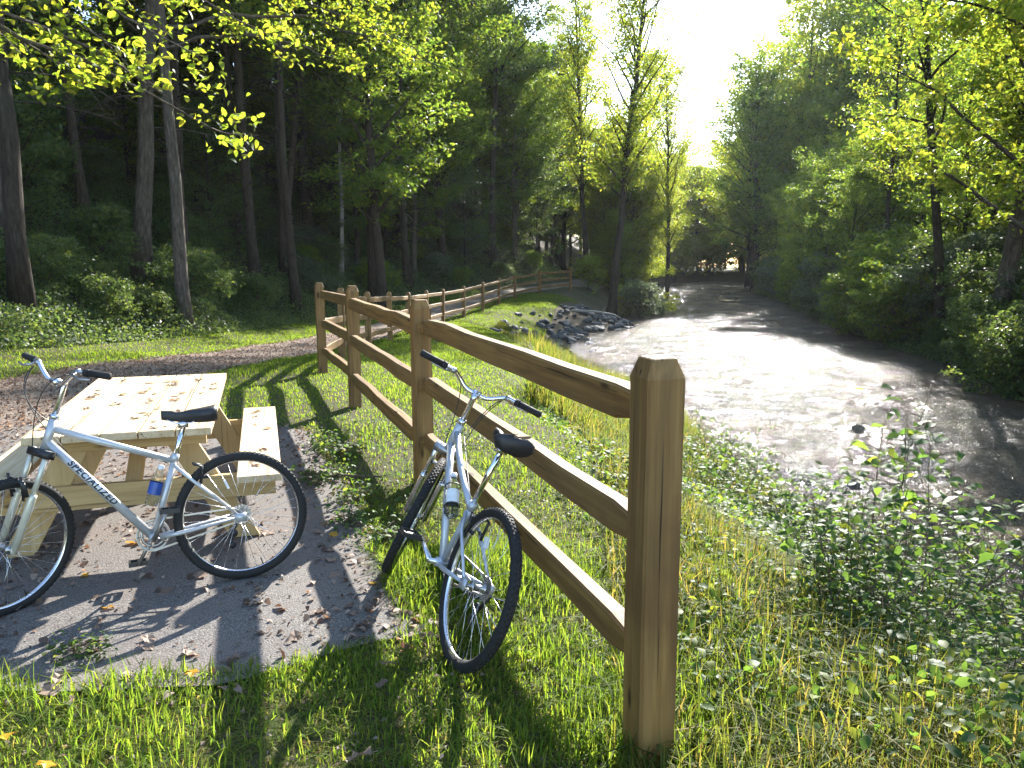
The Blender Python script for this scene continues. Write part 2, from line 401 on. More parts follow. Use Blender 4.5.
for x in np.linspace(-4.95, -.40, 90):
    s = np.linspace(0, 1, 70); f, b = float(pad_front(x)), float(pad_back(x)); rows.append(np.stack([np.full(70, x), b + (f - b) * s], -1))
ribbon('pavement', rows, M['asphalt'], .018)

# river
ys = np.concatenate([np.linspace(-10, 6, 50)[:-1], np.linspace(6, 50, 560)[:-1], np.linspace(50, 175, 260)])
s = np.linspace(0, 1, 190)
lx = xL(ys) - .9; rx = xR(ys) + 1.0
X = lx[:, None] + (rx - lx)[:, None] * s; Y = np.repeat(ys[:, None], len(s), 1)
Zw = np.full_like(X, WATER)
for (fx, fy, amp, sd_) in ((.22, .40, .20, 31), (.55, 1.0, .17, 32), (1.3, 2.2, .10, 33), (3.2, 4.4, .062, 34), (8.0, 6.5, .03, 35)):
    Zw += amp * vnoise(X * fx + .8 * vnoise(X * .3, Y * .3, 40), Y * fy, sd_) * (.8 + .6 * (vnoise(X * .13, Y * .07, 36) + .5))
edge = np.minimum(s, 1 - s) * 8; Zw = WATER + (Zw - WATER) * sstep(edge)[None, :]
i = np.arange(X.size).reshape(X.shape)
F = np.stack([i[:-1, :-1], i[:-1, 1:], i[1:, 1:], i[1:, :-1]], -1).reshape(-1, 4)
me = fastmesh('river', np.stack([X, Y, Zw], -1), F); smooth(me)
tag(link('river', me, M['water']), kind='structure')

# ------------------------------------------------------------------ leaves and trees
def leaf_arrays(C, N, size, rng, aspect=.55, fold=.18):
    """C centres (n,3), N leaf normals; returns verts, quads"""
    n = len(C)
    N = N / np.linalg.norm(N, axis=1, keepdims=True)
    T = rng.normal(size=(n, 3)); T -= N * (T * N).sum(1, keepdims=True); T /= np.linalg.norm(T, axis=1, keepdims=True)
    B = np.cross(N, T)
    L = (size * rng.uniform(.65, 1.3, n))[:, None]; W = L * aspect
    V = np.empty((n, 4, 3))
    V[:, 0] = C - T * L * .5
    V[:, 1] = C + B * W * .5 + N * L * fold * .5 - T * L * .06
    V[:, 2] = C + T * L * .5 - N * L * .12
    V[:, 3] = C - B * W * .5 + N * L * fold * .5 - T * L * .06
    return V.reshape(-1, 3), np.arange(n * 4).reshape(n, 4)
def fine_leaf_arrays(C, N, size, rng, aspect=.55, fold=.18, curl=.15):
    """seven point leaf blades, for plants seen close to"""
    n = len(C)
    N = N / np.linalg.norm(N, axis=1, keepdims=True)
    T = rng.normal(size=(n, 3)); T -= N * (T * N).sum(1, keepdims=True); T /= np.linalg.norm(T, axis=1, keepdims=True)
    B = np.cross(N, T)
    L = (size * rng.uniform(.6, 1.35, n))[:, None]; W = L * aspect * .5; K = L * curl * rng.normal(1, .6, (n, 1))
    V = np.empty((n, 7, 3))
    V[:, 0] = C - T * L * .5
    V[:, 1] = C + N * K * .3
    V[:, 2] = C + T * L * .5 - N * K
    for j, sg in ((3, 1), (5, -1)):
        V[:, j] = C - T * L * .22 + B * W * .95 * sg + N * (L * fold * .5)
        V[:, j + 1] = C + T * L * .14 + B * W * .8 * sg + N * (L * fold * .45 - K * .2)
    f = np.array([(0, 1, 3), (1, 4, 3), (1, 2, 4), (0, 5, 1), (1, 5, 6), (1, 6, 2)])
    return V.reshape(-1, 3), (np.arange(n)[:, None, None] * 7 + f[None]).reshape(-1, 3)
def clump_leaves(P, rad, per, size, rng, flat=.5, updir=.9, fine=False):
    P = np.asarray(P); n = len(P)
    c = np.repeat(P, per, 0); r = np.repeat(np.asarray(rad), per)
    off = rng.normal(size=(n * per, 3)); off /= np.linalg.norm(off, axis=1, keepdims=True)
    off *= (rng.random(n * per) ** .5)[:, None] * r[:, None]; off[:, 2] *= flat
    N = rng.normal(size=(n * per, 3)) * .75 + [0, 0, updir]
    return (fine_leaf_arrays if fine else leaf_arrays)(c + off, N, size, rng)
def curve(p0, d, L, n, rng, wob=.12, droop=0.):
    p = np.array(p0, float); d = np.array(d, float); d /= np.linalg.norm(d); out = [p.copy()]
    for i in range(n):
        d = d + rng.normal(size=3) * wob + np.array([0, 0, -droop * (i / n)]); d /= np.linalg.norm(d)
        p = p + d * L / n; out.append(p.copy())
    return np.array(out)
def make_tree(seed, H, r0, cb, R, nlimb, per, leaf, lean=(0, 0), prof='round', up=.75, droop=.04, dead=0, clumpr=.62, twigs=4, bend=.05, targets=None, nring=9):
    rng = np.random.default_rng(seed); tb = MB()
    nseg = 12; pts = []; p = np.array([0., 0, -.25])
    wx = rng.normal(size=nseg) * bend; wy = rng.normal(size=nseg) * bend
    for k in range(nseg + 1):
        tt = k / nseg
        q = np.array([lean[0] * H * tt + wx[:k].sum() * H / nseg, lean[1] * H * tt + wy[:k].sum() * H / nseg, -.3 + (H + .3) * tt]); pts.append(q)
    pts = np.array(pts)
    rad = [r0 * (1.45 if k == 0 else 1.0) * (1 - .88 * (k / nseg) ** .9) + .008 for k in range(nseg + 1)]
    tb.tube(pts, rad, nring)
    def trunk_at(z):
        tt = np.clip((z + .3) / (H + .3) * nseg, 0, nseg - 1e-6); k = int(tt); f = tt - k
        return pts[k] * (1 - f) + pts[k + 1] * f, rad[k] * (1 - f) + rad[k + 1] * f
    P = []; PR = []
    limbs = []
    for i in range(nlimb):
        tt = (i + .5 + rng.uniform(-.4, .4)) / nlimb; z = cb + (H - cb) * tt * .97
        if prof == 'round': w_ = math.sin(math.pi * min(1, .22 + .78 * tt)) ** .7
        elif prof == 'cone': w_ = 1.05 - tt
        else: w_ = .45 + .55 * math.sin(math.pi * (.15 + .8 * tt))
        a = i * 2.399 + rng.uniform(-.5, .5); L = R * max(w_, .18) * rng.uniform(.65, 1.15)
        limbs.append((z, a, L, up + .5 * tt * (prof != 'cone') + rng.uniform(-.15, .15), None))
    for tg in (targets or []): limbs.append((tg[0], 0, 0, 0, np.array(tg[1:4])))
    for z, a, L, e, tg in limbs:
        p0, r = trunk_at(z); r = max(.012, min(r * .5, .012 + .022 * L if tg is None else .05))
        if tg is None:
            lp = curve(p0, (math.cos(a), math.sin(a), e), L, 6, rng, .13, droop)
        else:
            n = 9; s_ = np.linspace(0, 1, n + 1)[:, None]; L = np.linalg.norm(tg - p0)
            lp = p0 + (tg - p0) * s_; lp[:, 2] += (np.sin(s_[:, 0] * math.pi) * L * .10); lp[1:-1] += rng.normal(size=(n - 1, 3)) * .06
        m = len(lp)
        tb.tube(lp, [r * (1 - .85 * k / (m - 1)) + .004 for k in range(m)], 5, False)
        nt_ = twigs if tg is None else twigs * 3
        for q in range(nt_):
            u = rng.uniform(.25, 1.0) if q else 1.0; k = min(int(u * (m - 1)), m - 2); f = u * (m - 1) - k
            b0 = lp[k] * (1 - f) + lp[k + 1] * f; dr = lp[k + 1] - lp[k]; dr /= np.linalg.norm(dr)
            sd_ = np.cross(dr, [0, 0, 1.]); sg = 1 if q % 2 else -1
            tl = max(.35, L * rng.uniform(.18, .42)) if tg is None else rng.uniform(.4, 1.1)
            tw = curve(b0, dr * .7 + sd_ * sg * rng.uniform(.4, 1.0) + np.array([0, 0, rng.uniform(-.15, .3)]), tl, 3, rng, .15, droop)
            tb.tube(tw, [max(.004, r * .3), .006, .004, .002], 3, False)
            for w2 in (tw[2], tw[3]): P.append(w2 + rng.normal(size=3) * .12); PR.append(clumpr * rng.uniform(.6, 1.25))
            if tg is None: P.append(lp[k] + rng.normal(size=3) * .25); PR.append(clumpr * rng.uniform(.5, 1.0))
    for i in range(dead):
        z = rng.uniform(cb * .25, cb); a = rng.uniform(0, 6.28); p0, r = trunk_at(z)
        lp = curve(p0, (math.cos(a), math.sin(a), rng.uniform(-.1, .25)), rng.uniform(.8, 2.6), 6, rng, .14, .25)
        tb.tube(lp, [.022 * (1 - .85 * k / 6) for k in range(7)], 4, False)
        for q in range(3):
            k = rng.integers(2, 6); tw = curve(lp[k], rng.normal(size=3) * .5 + (lp[k] - lp[k - 1]) * 2, rng.uniform(.3, .9), 3, rng, .2, .2)
            tb.tube(tw, [.008, .006, .004, .002], 3, False)
    V, Fq = clump_leaves(P, PR, per, leaf, rng, fine=bool(targets))
    tm = tb.mesh('trunk', True); cm = fastmesh('crown', V, Fq)
    return tm, cm
def tree_from(kind, name, x, y, label, group=None, rz=0, s=1.0, bark_='bark', leaf_='leaf_mid', sz=None, cat='tree'):
    tm, cm = KIND[kind]
    e = empty(name, (x, y, groundz(x, y)), label, cat, group, (0, 0, rz)); e.scale = (s, s, sz or s)
    a = bpy.data.objects.new('trunk', tm); b = bpy.data.objects.new('crown', cm)
    for o, mm in ((a, bark_), (b, leaf_)):
        COL.objects.link(o); o.parent = e
        if not o.data.materials: o.data.materials.append(None)
        o.material_slots[0].link = 'OBJECT'; o.material_slots[0].material = M[mm]
    return e
KIND = {
    'bush1': make_tree(11, 16, .20, 2.2, 4.6, 40, 52, .17, clumpr=.75, twigs=5),
    'bush2': make_tree(12, 18, .22, 3.5, 4.2, 42, 50, .17, (.03, 0), prof='wide', clumpr=.75, twigs=5),
    'bush3': make_tree(13, 14, .16, 1.6, 4.0, 36, 50, .16, (-.04, .02), clumpr=.7, twigs=5),
    'high1': make_tree(21, 21, .19, 9.0, 4.6, 34, 40, .18, dead=22, clumpr=.8, twigs=5, bend=.025),
    'high2': make_tree(22, 22, .17, 8.0, 4.2, 34, 40, .18, (.02, .01), dead=18, clumpr=.8, twigs=5, bend=.03),
    'slim': make_tree(23, 17, .10, 8.5, 2.6, 22, 40, .15, (.03, 0), prof='wide', clumpr=.6, bend=.03),
    'far1': make_tree(43, 16, .19, 2.4, 5.0, 38, 17, .25, (-.05, 0), clumpr=.8, twigs=5),
    'far2': make_tree(44, 18, .22, 3.6, 5.2, 40, 16, .26, (-.03, .02), prof='wide', clumpr=.85, twigs=5),
    'river1': make_tree(45, 21, .24, 8.0, 4.4, 30, 12, .18, dead=10, clumpr=.85, twigs=5, bend=.03),
    'river2': make_tree(46, 20, .2, 7.5, 4.0, 28, 12, .18, (.02, .01), dead=8, clumpr=.85, twigs=5, bend=.03),
    'sap1': make_tree(31, 8.5, .07, .8, 2.4, 26, 34, .14, clumpr=.5, up=.6),
    'sap2': make_tree(32, 7.0, .06, .5, 2.2, 24, 34, .13, (.05, 0), clumpr=.5, up=.6),
    'bank1': make_tree(41, 16, .19, 2.6, 5.0, 38, 52, .16, (-.05, 0), clumpr=.72, twigs=5),
    'bank2': make_tree(42, 18, .22, 4.0, 5.2, 40, 52, .17, (-.03, .02), prof='wide', clumpr=.75, twigs=5),
    'shrub1': make_tree(51, 1.7, .025, .15, 1.1, 22, 26, .11, prof='round', clumpr=.3, up=.8, twigs=3),
    'shrub2': make_tree(52, 1.3, .02, .1, 1.2, 20, 28, .10, prof='wide', clumpr=.3, up=.6, twigs=3),
}
#<plants>
# trees that can be told apart on the hillside
def X_at(u, y): return (u - 512) / 800 * (y * math.cos(R_(PITCH)) + .1)
tree_from('high1', 'hardwood_tree', X_at(20, 16.5), 16.5, 'thick dark trunk at the far left edge with bare dead lower branches', rz=.4, s=1.05, bark_='bark_dark', leaf_='leaf_dark')
tree_from('high2', 'hardwood_tree', X_at(90, 26), 26, 'thinner grey trunk on the slope between the two thickest trunks', rz=2.2, s=.9, leaf_='leaf_dark')
e = tree_from('high1', 'hardwood_tree', X_at(141, 23), 23, 'straight thick grey trunk rising from the bushes behind the picnic table', rz=3.6, s=1.3, sz=1.1, leaf_='leaf_dark'); e.rotation_euler = (0, .10, 3.6 * 0)
e = tree_from('high2', 'leaning_tree', X_at(284, 38), 38, 'grey trunk leaning to the right high on the dark slope', rz=1.0, s=1.0, leaf_='leaf_dark'); e.rotation_euler = (0, .14, 0)
tree_from('slim', 'birch_tree', X_at(341, 40), 40, 'slender pale birch trunk standing beside the trail behind the fence', rz=.2, s=1.0, bark_='bark_pale', leaf_='leaf_mid')
# dark woods covering the hill
rng = np.random.default_rng(5)
placed = [(X_at(20, 16.5), 16.5), (X_at(90, 26), 26), (X_at(140, 23), 23), (X_at(198, 28), 28), (X_at(284, 38), 38), (X_at(341, 40), 40)]
def try_place(x, y, r):
    for (a, b) in placed:
        if (a - x) ** 2 + (b - y) ** 2 < r * r: return False
    placed.append((x, y)); return True
# tall trees at the foot of the slope, whose crowns shade the hillside
for k, (x, y, s_) in enumerate([(-9.4, 33.5, 1.15), (-8.0, 30, 1.05), (-5.7, 36, 1.1), (-6.6, 38.5, 1.25), (-5.6, 44, 1.3), (-4.2, 49.5, 1.3), (-1.2, 54, 1.25), (-9.5, 30, 1.2), (-10.6, 42, 1.3), (-10.2, 25.5, .92), (-7, 51, 1.35), (-4, 58, 1.3), (-11.5, 34, 1.2)]):
    placed.append((x, y))
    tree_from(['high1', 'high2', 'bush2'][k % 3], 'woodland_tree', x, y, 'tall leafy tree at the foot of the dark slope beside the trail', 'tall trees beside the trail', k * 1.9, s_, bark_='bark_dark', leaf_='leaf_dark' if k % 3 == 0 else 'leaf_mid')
n = 0
while n < 95:
    y = rng.uniform(15, 100); dd = rng.uniform(3.0, 24) if y < 30 else rng.uniform(.8, 24); x = float(hillfoot(y)) - dd
    if x < -44 or (y < 45 and abs(512 + x / y * 810 - 341) < 16) or not try_place(x, y, 2.3): continue
    near = y < 26 and dd < 9
    k = rng.choice(['high1', 'high2'] if near else ['bush1', 'bush2', 'bush3', 'bush1', 'bush3'])
    tree_from(k, 'woodland_tree', x, y, 'leafy tree in the dark woods covering the hillside left of the trail', 'trees of the hillside woods', rng.uniform(0, 6.28), rng.uniform(.85, 1.2),
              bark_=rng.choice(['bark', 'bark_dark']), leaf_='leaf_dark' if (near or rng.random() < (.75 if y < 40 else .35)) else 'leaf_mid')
    n += 1
n = 0
while n < 60:
    y = rng.uniform(15, 60); x = float(hillfoot(y)) - rng.uniform(1.2, 16)
    if (y < 45 and abs(512 + x / y * 810 - 341) < 22) or (y < 26 and abs(512 + x / y * 810 - 141) < 22) or not try_place(x, y, 1.5): continue
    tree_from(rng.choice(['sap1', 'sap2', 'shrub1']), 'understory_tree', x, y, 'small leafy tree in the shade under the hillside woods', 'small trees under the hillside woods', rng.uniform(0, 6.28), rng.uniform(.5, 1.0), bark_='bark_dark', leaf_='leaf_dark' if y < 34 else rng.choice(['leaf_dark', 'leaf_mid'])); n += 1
# light saplings between trail end and river, far valley trees
n = 0
while n < 44:
    y = rng.uniform(61, 105); x = float(xc(y)) + 1.5 + rng.random() * max(.1, float(xL(y) - xc(y)) - 1.9)
    if not try_place(x, y, 1.15): continue
    tree_from(rng.choice(['sap1', 'sap2', 'bush3']), 'young_tree', x, y, 'bright green young tree between the end of the trail and the river', 'young trees by the river bend', rng.uniform(0, 6.28), rng.uniform(.75, 1.0) * (1 if y < 75 else 1.15), leaf_='leaf_light')
    n += 1
n = 0
while n < 40:
    y = rng.uniform(112, 132); x = rng.uniform(.10, .34) * y
    if x > float(xL(y)) - 1.2 or not try_place(x, y, 1.3): continue
    tree_from(rng.choice(['far1', 'sap1', 'sap1']), 'valley_tree', x, y, 'glowing green tree behind the far bend where the river disappears', 'trees at the river bend', rng.uniform(0, 6.28), rng.uniform(.75, 1.05) * (1.25 if x / y > .25 else 1), leaf_='leaf_light'); n += 1
n = 0
while n < 26:
    y = rng.uniform(112, 124); x = rng.uniform(.12, .34) * y
    if x > float(xL(y)) - .3 or not try_place(x, y, .9): continue
    tree_from(rng.choice(['shrub1', 'shrub2']), 'shrub', x, y, 'bright shrub on the far bank where the river bends out of sight', 'shrubs at the river bend', rng.uniform(0, 6.28), rng.uniform(1.8, 2.8), leaf_='leaf_light', cat='shrub'); n += 1
n = 0
while n < 60:
    y = rng.uniform(98, 150); x = rng.uniform(-2, 50)
    if (float(xL(y)) - 1.5 < x < float(xR(y)) + 1) or not try_place(x, y, 2.1): continue
    u = 512 + x / y * 800
    tree_from(rng.choice(['far1', 'far2']), 'valley_tree', x, y, 'distant green tree closing the valley beyond the river bend', 'distant trees in the valley', rng.uniform(0, 6.28), rng.uniform(.75, .95) * (.9 if u < 620 else 1.15 if u < 720 else 1.3), leaf_='leaf_light' if rng.random() < .6 else 'leaf_mid')
    n += 1
# right bank
e = tree_from('river1', 'river_tree', X_at(996, 26), 26, 'thickest tall trunk at the right edge of the river bank', s=1.25, bark_='bark', leaf_='leaf_light'); e.rotation_euler = (0, -.085, 2.4)
e = tree_from('river2', 'river_tree', X_at(946, 31.5), 31.5, 'dark trunk leaning left over the river beside the thickest right hand trunk', s=1.0, bark_='bark_dark', leaf_='leaf_mid'); e.rotation_euler = (0, -.17, .3)
e = tree_from('river2', 'river_tree', X_at(1014, 31), 31, 'second slimmer trunk close behind the thickest trunk at the right edge', s=.8, bark_='bark_dark', leaf_='leaf_light'); e.rotation_euler = (0, -.05, 4.3)
e = tree_from('river2', 'river_tree', X_at(884, 41), 41, 'thin dark trunk rising above the bushes left of the leaning river tree', s=.75, bark_='bark_dark', leaf_='leaf_light'); e.rotation_euler = (0, -.06, 1.3)
placed += [(X_at(1000, 24.5), 24.5), (X_at(948, 28), 28)]
n = 0
while n < 110:
    y = rng.uniform(16, 112); x = float(xR(y)) + .6 + rng.random() ** 1.7 * 30
    if y < 30 and x / y < .68: continue
    if not try_place(x, y, 2.2): continue
    k = rng.choice(['bank1', 'bank2', 'bush3', 'bush1']) if y < 29 else rng.choice(['far1', 'far2'])
    s_ = rng.uniform(.85, 1.1) * np.interp(y, [16, 30, 45, 112], [1.15, 1.1, 1.15, 1.3])
    if 31 < y < 88: s_ = min(s_ * 1.15, (8.0 + .52 * (x - float(xR(y)))) / 16)
    tree_from(k, 'riverside_tree', x, y, 'leafy tree in the woods along the far right bank', 'trees along the right bank', rng.uniform(0, 6.28), s_, bark_='bark_dark', leaf_=rng.choice(['leaf_mid', 'leaf_mid', 'leaf_light']) if y < 36 else rng.choice(['leaf_mid', 'leaf_light', 'leaf_light']))
    n += 1
for k, (u, y, s_) in enumerate([(758, 112, 1.1), (776, 106, 1.35), (792, 111, 1.6), (806, 102, 1.8), (822, 108, 1.95), (842, 100, 1.9), (862, 95, 1.8), (885, 90, 1.75), (910, 86, 1.7), (780, 122, 1.8), (815, 120, 2.0), (850, 112, 2.0)]):
    tree_from(['far2', 'far1', 'far2'][k % 3], 'riverside_tree', X_at(u, y), y, 'very tall tree rising above the woods of the right bank', 'tallest trees along the right bank', k * 2.3, s_, bark_='bark_dark', leaf_='leaf_mid' if k % 3 else 'leaf_light')
# the tall leaning tree on the rocky point
KIND['lone'] = make_tree(61, 24, .26, 6.5, 4.3, 54, 26, .18, (.10, 0), prof='wide', up=1.25, droop=-.08, clumpr=.85, twigs=5, bend=.035)
tree_from('lone', 'leaning_tree', X_at(612, 49), 49, 'tall thin dark tree with sparse leaves leaning right above the rocky point', s=1.0, bark_='bark_dark', leaf_='leaf_light')
for (u, y, s_, rz) in ((588, 62, .95, 2.0), (668, 66, .8, 4.1), (640, 80, .95, 1.0)):
    tree_from('lone', 'slender_tree', X_at(u, y), y, 'thin airy tree behind the leaning tree with light showing through its leaves', 'airy trees behind the leaning tree', rz, s_, bark_='bark_dark', leaf_='leaf_light')
# branch spray hanging in from the upper left and one over the slope
def loc(u, v, y, ox, oy):
    dep = y * math.cos(R_(PITCH)) + .25; a = -R_(PITCH) + math.atan((384 - v) / 800); z = CAM_H + y * math.tan(a)
    return ((u - 512) / 800 * dep - ox, y - oy, z - groundz(ox, oy))
ox, oy = -9.6, 9.0
tg = [(4.2, *loc(225, 128, 10.5, ox, oy)), (4.6, *loc(175, 90, 10.0, ox, oy)), (5.2, *loc(255, 20, 11, ox, oy)), (5.0, *loc(130, 40, 9.5, ox, oy)), (4.4, *loc(60, 45, 10, ox, oy)),
      (5.2, *loc(150, -10, 11, ox, oy)), (5.6, *loc(215, 55, 10.3, ox, oy)), (4.8, *loc(20, 20, 9.5, ox, oy)), (6, *loc(90, -30, 11, ox, oy)), (6, *loc(200, -40, 11, ox, oy))]
KIND['spray'] = make_tree(71, 11, .14, 6.5, 2.6, 14, 16, .10, prof='round', clumpr=.34, twigs=4, targets=tg)
tree_from('spray', 'overhanging_tree', ox, oy, 'tree reaching sunlit yellow green leaf sprays in from the upper left', leaf_='leaf_light')
ox, oy = -8.6, 21.0
tg = [(8.0, *loc(405, 40, 20.5, ox, oy)), (7.5, *loc(440, 65, 21, ox, oy)), (8.5, *loc(380, 5, 20, ox, oy)), (8.6, *loc(430, 0, 22, ox, oy)), (7, *loc(350, 60, 20, ox, oy))]
KIND['spray2'] = make_tree(72, 16, .19, 9.0, 2.8, 16, 22, .12, bend=.015, prof='round', clumpr=.45, twigs=4, targets=tg)
tree_from('spray2', 'overhanging_tree', ox, oy, 'slim tree at the foot of the slope holding bright leaves above the far fence', leaf_='leaf_light')
# shrubs
n = 0
while n < 60:
    y = rng.uniform(13, 62); x = float(hillfoot(y)) - rng.uniform(.3, 9)
    if not try_place(x, y, 1.0): continue
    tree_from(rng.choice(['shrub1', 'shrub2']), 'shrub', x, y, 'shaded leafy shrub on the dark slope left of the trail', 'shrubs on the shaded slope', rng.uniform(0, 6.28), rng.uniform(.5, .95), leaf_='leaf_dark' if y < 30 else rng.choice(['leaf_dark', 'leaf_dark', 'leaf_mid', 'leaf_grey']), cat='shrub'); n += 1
n = 0
while n < 90:
    y = 16 + 64 * rng.random() ** 1.3; x = float(xR(y)) + rng.uniform(-.1, 3.5)
    if not try_place(x, y, .75): continue
    tree_from(rng.choice(['shrub1', 'shrub2']), 'shrub', x, y, 'leafy shrub at the water edge below the trees of the right bank', 'shrubs on the right bank', rng.uniform(0, 6.28), rng.uniform(.9, 1.9) * (.75 if y < 32 else 1), leaf_=rng.choice(['leaf_dark', 'leaf_dark', 'leaf_grey']) if y < 34 else rng.choice(['leaf_dark', 'leaf_mid', 'leaf_grey']), cat='shrub'); n += 1
for q, (u, y, s_) in enumerate([(641, 50.5, 1.15), (650, 53, 1.2), (632, 52, 1.0), (660, 57, 1.3), (588, 56, 1.1)]):
    x = X_at(u, y)
    tree_from(['shrub1', 'shrub2'][q % 2], 'shrub', x, y, 'grey green bush beside the leaning tree at the point of the bank', 'bushes on the point', q * 1.3, s_, leaf_='leaf_grey' if q < 2 else 'leaf_light', cat='shrub')

# ------------------------------------------------------------------ ground cover (uncountable)
def leaves_stuff(name, label, P, N, size, m, rng, fine=False):
    V, Fq = (fine_leaf_arrays if fine else leaf_arrays)(P, N, size, rng, .6); o = link(name, fastmesh(name, V, Fq), M[m]); return tag(o, label, 'undergrowth', kind='stuff')
rng = np.random.default_rng(9)
n = 260000; y = 11 + 55 * rng.random(n) ** 1.3; x = hillfoot(y) - 12 * rng.random(n) ** 1.2 + .1
z = height(x, y) + rng.random(n) ** 1.4 * (.12 + 1.1 * np.clip(vnoise(x * .7, y * .7, 61) + .35, 0, 1)) * np.clip((hillfoot(y) - x + .2) / .6, .15, 1)
leaves_stuff('undergrowth', 'dark low undergrowth carpeting the shaded slope', np.stack([x, y, z], -1), rng.normal(size=(n, 3)) * .6 + [.25, -.15, .8], .085, 'leaf_dark', rng)
n = 70000; y = 14 + 70 * rng.random(n) ** 1.3; x = xR(y) + rng.random(n) ** 1.5 * 7 - .25
z = height(x, y) + rng.random(n) ** 1.3 * (.2 + 1.1 * np.clip(vnoise(x * .6, y * .6, 62) + .5, 0, 1))
leaves_stuff('undergrowth', 'tangled low undergrowth along the foot of the right bank', np.stack([x, y, z], -1), rng.normal(size=(n, 3)) * .7 + [-.3, -.3, .6], .14, 'leaf_dark', rng)

def blades(name, label, x, y, h, wd, lean, m, rng, z=None, cat='grass'):
    n = len(x); z = height(x, y) if z is None else z
    a = rng.uniform(0, 2 * math.pi, n); L = np.stack([np.cos(a), np.sin(a)], -1)
    b = a + math.pi / 2 + rng.normal(size=n) * .6; S = np.stack([np.cos(b), np.sin(b)], -1)
    ln = np.abs(rng.normal(size=n)) * lean * h
    B = np.stack([x, y, z - .01], -1); w3 = np.concatenate([S * (wd * rng.uniform(.6, 1.3, n))[:, None] * .5, np.zeros((n, 1))], -1)
    l3 = np.concatenate([L, np.zeros((n, 1))], -1)
    mid = B + l3 * (ln * .35)[:, None] + np.stack([0 * h, 0 * h, h * .58], -1)
    tip = B + l3 * ln[:, None] + np.stack([0 * h, 0 * h, h * np.clip(1 - .35 * (ln / h) ** 2, .45, 1)], -1)
    V = np.stack([B - w3, B + w3, mid - w3 * .75, mid + w3 * .75, tip], 1).reshape(-1, 3)
    o = np.arange(n)[:, None] * 5
    Fq = np.concatenate([o + [0, 1, 3], o + [0, 3, 2], o + [2, 3, 4]], 0)
    return tag(link(name, fastmesh(name, V, Fq), M[m]), label, cat, kind='stuff')
# mown lawn: both sides of the path and behind the fence
def keep_lawn(x, y): return ~in_pad(x, y, -.02) & ~in_path(x, y, .0 ) & (x > hillfoot(y) - .25)
n = 400000; y = 3.0 + 47 * rng.random(n) ** 1.45; x = rng.uniform(-9.4, 2.0, n) + np.interp(y, [3, 26, 40, 50], [0, .6, 3.0, 7])
fx = np.interp(y, np.r_[FENCE[:, 1], FARF[:, 1]], np.r_[FENCE[:, 0], FARF[:, 0]])
tall_lim = fx + np.interp(y, [2, 5, 10, 16, 20, 30, 50], [.1, 1.0, 2.9, 4.6, 5.0, 4.2, 2.5])
dens = np.clip(.8 + .7 * vnoise(x * 1.1, y * 1.1, 77), .4, 1)
k = keep_lawn(x, y) & (x < tall_lim) & (rng.random(n) < dens); x, y = x[k], y[k]
h = rng.uniform(.025, .065, len(x)) * (1 + .7 * (vnoise(x * .8, y * .8, 78) > .1)); 
blades('lawn_grass', 'short bright green mown grass beside the trail and behind the fence', x, y, h, .005 + .0007 * y, .9, 'lawn', rng)
# foreground grass in front of the pad and round the fence
n = 120000; x = rng.uniform(-4.2, 1.2, n); y = rng.uniform(1.7, 4.6, n)
k = ~in_pad(x, y, -.03 - .55 * np.clip(vnoise(x * 2.6, y * 2.6, 87), 0, .5)) & (rng.random(n) < np.clip(.62 + 1.3 * vnoise(x * 2.2, y * 2.2, 79), .15, 1)); x, y = x[k], y[k]
blades('foreground_grass', 'loose green grass between the pavement and the viewer', x, y, rng.uniform(.03, .14, len(x)) * np.clip(1 + 1.2 * vnoise(x * 1.7, y * 1.7, 80), .5, 1.7), .0065, .85, 'lawn', rng)
n = 110000; x = rng.uniform(-3.6, 3.4, n); y = 1.6 + 4.2 * rng.random(n) ** 1.3
k = ~in_pad(x, y, -.1 - .4 * np.clip(vnoise(x * 2.6, y * 2.6, 87), 0, .5)); x, y = x[k], y[k]
blades('matted_grass', 'flattened dead and green grass matted close to the soil', x, y, rng.uniform(.02, .055, len(x)), .007, 2.4, 'tall_grass', rng)
# rough bank grass right of the fence
n = 170000; y = 1.7 + 13.5 * rng.random(n) ** 1.35; t_ = rng.random(n)
lo = np.interp(y, FENCE[:, 1], FENCE[:, 0]) + .12; lo = np.where(y < 2.74, .35, lo); lo = np.maximum(lo, np.interp(y, [2, 6, 10, 15], [.3, .7, .8, .5]) )
x = lo + (xL(y) - .1 - lo) * t_; k = rng.random(n) < np.clip(.7 + .9 * vnoise(x * 1.3, y * 1.3, 81), .2, 1); x, y = x[k], y[k]
blades('bank_grass', 'rough unmown grass tangled on the bank right of the fence', x, y, rng.uniform(.05, .22, len(x)) * np.clip(1 + 1.0 * vnoise(x * .7, y * .7, 82), .5, 1.5), .0085, 1.15, 'grass', rng)
n = 60000; y = 1.9 + 9 * rng.random(n) ** 1.5; lo = np.interp(y, [2, 6, 10, 15], [.55, .9, .8, .5]); x = lo + (xL(y) - 1.5 - lo) * rng.random(n)
k = rng.random(n) < np.clip((.5 + 1.5 * vnoise(x * .9 + 3, y * .9, 83)) * np.interp(y, [2, 3, 4.6, 6, 11], [.5, 1, .9, .25, .12]), .0, 1); x, y = x[k], y[k]
blades('straw_grass', 'yellowing straw coloured grass among the rough bank grass', x, y, rng.uniform(.06, .24, len(x)), .006, 1.1, 'tall_grass', rng)
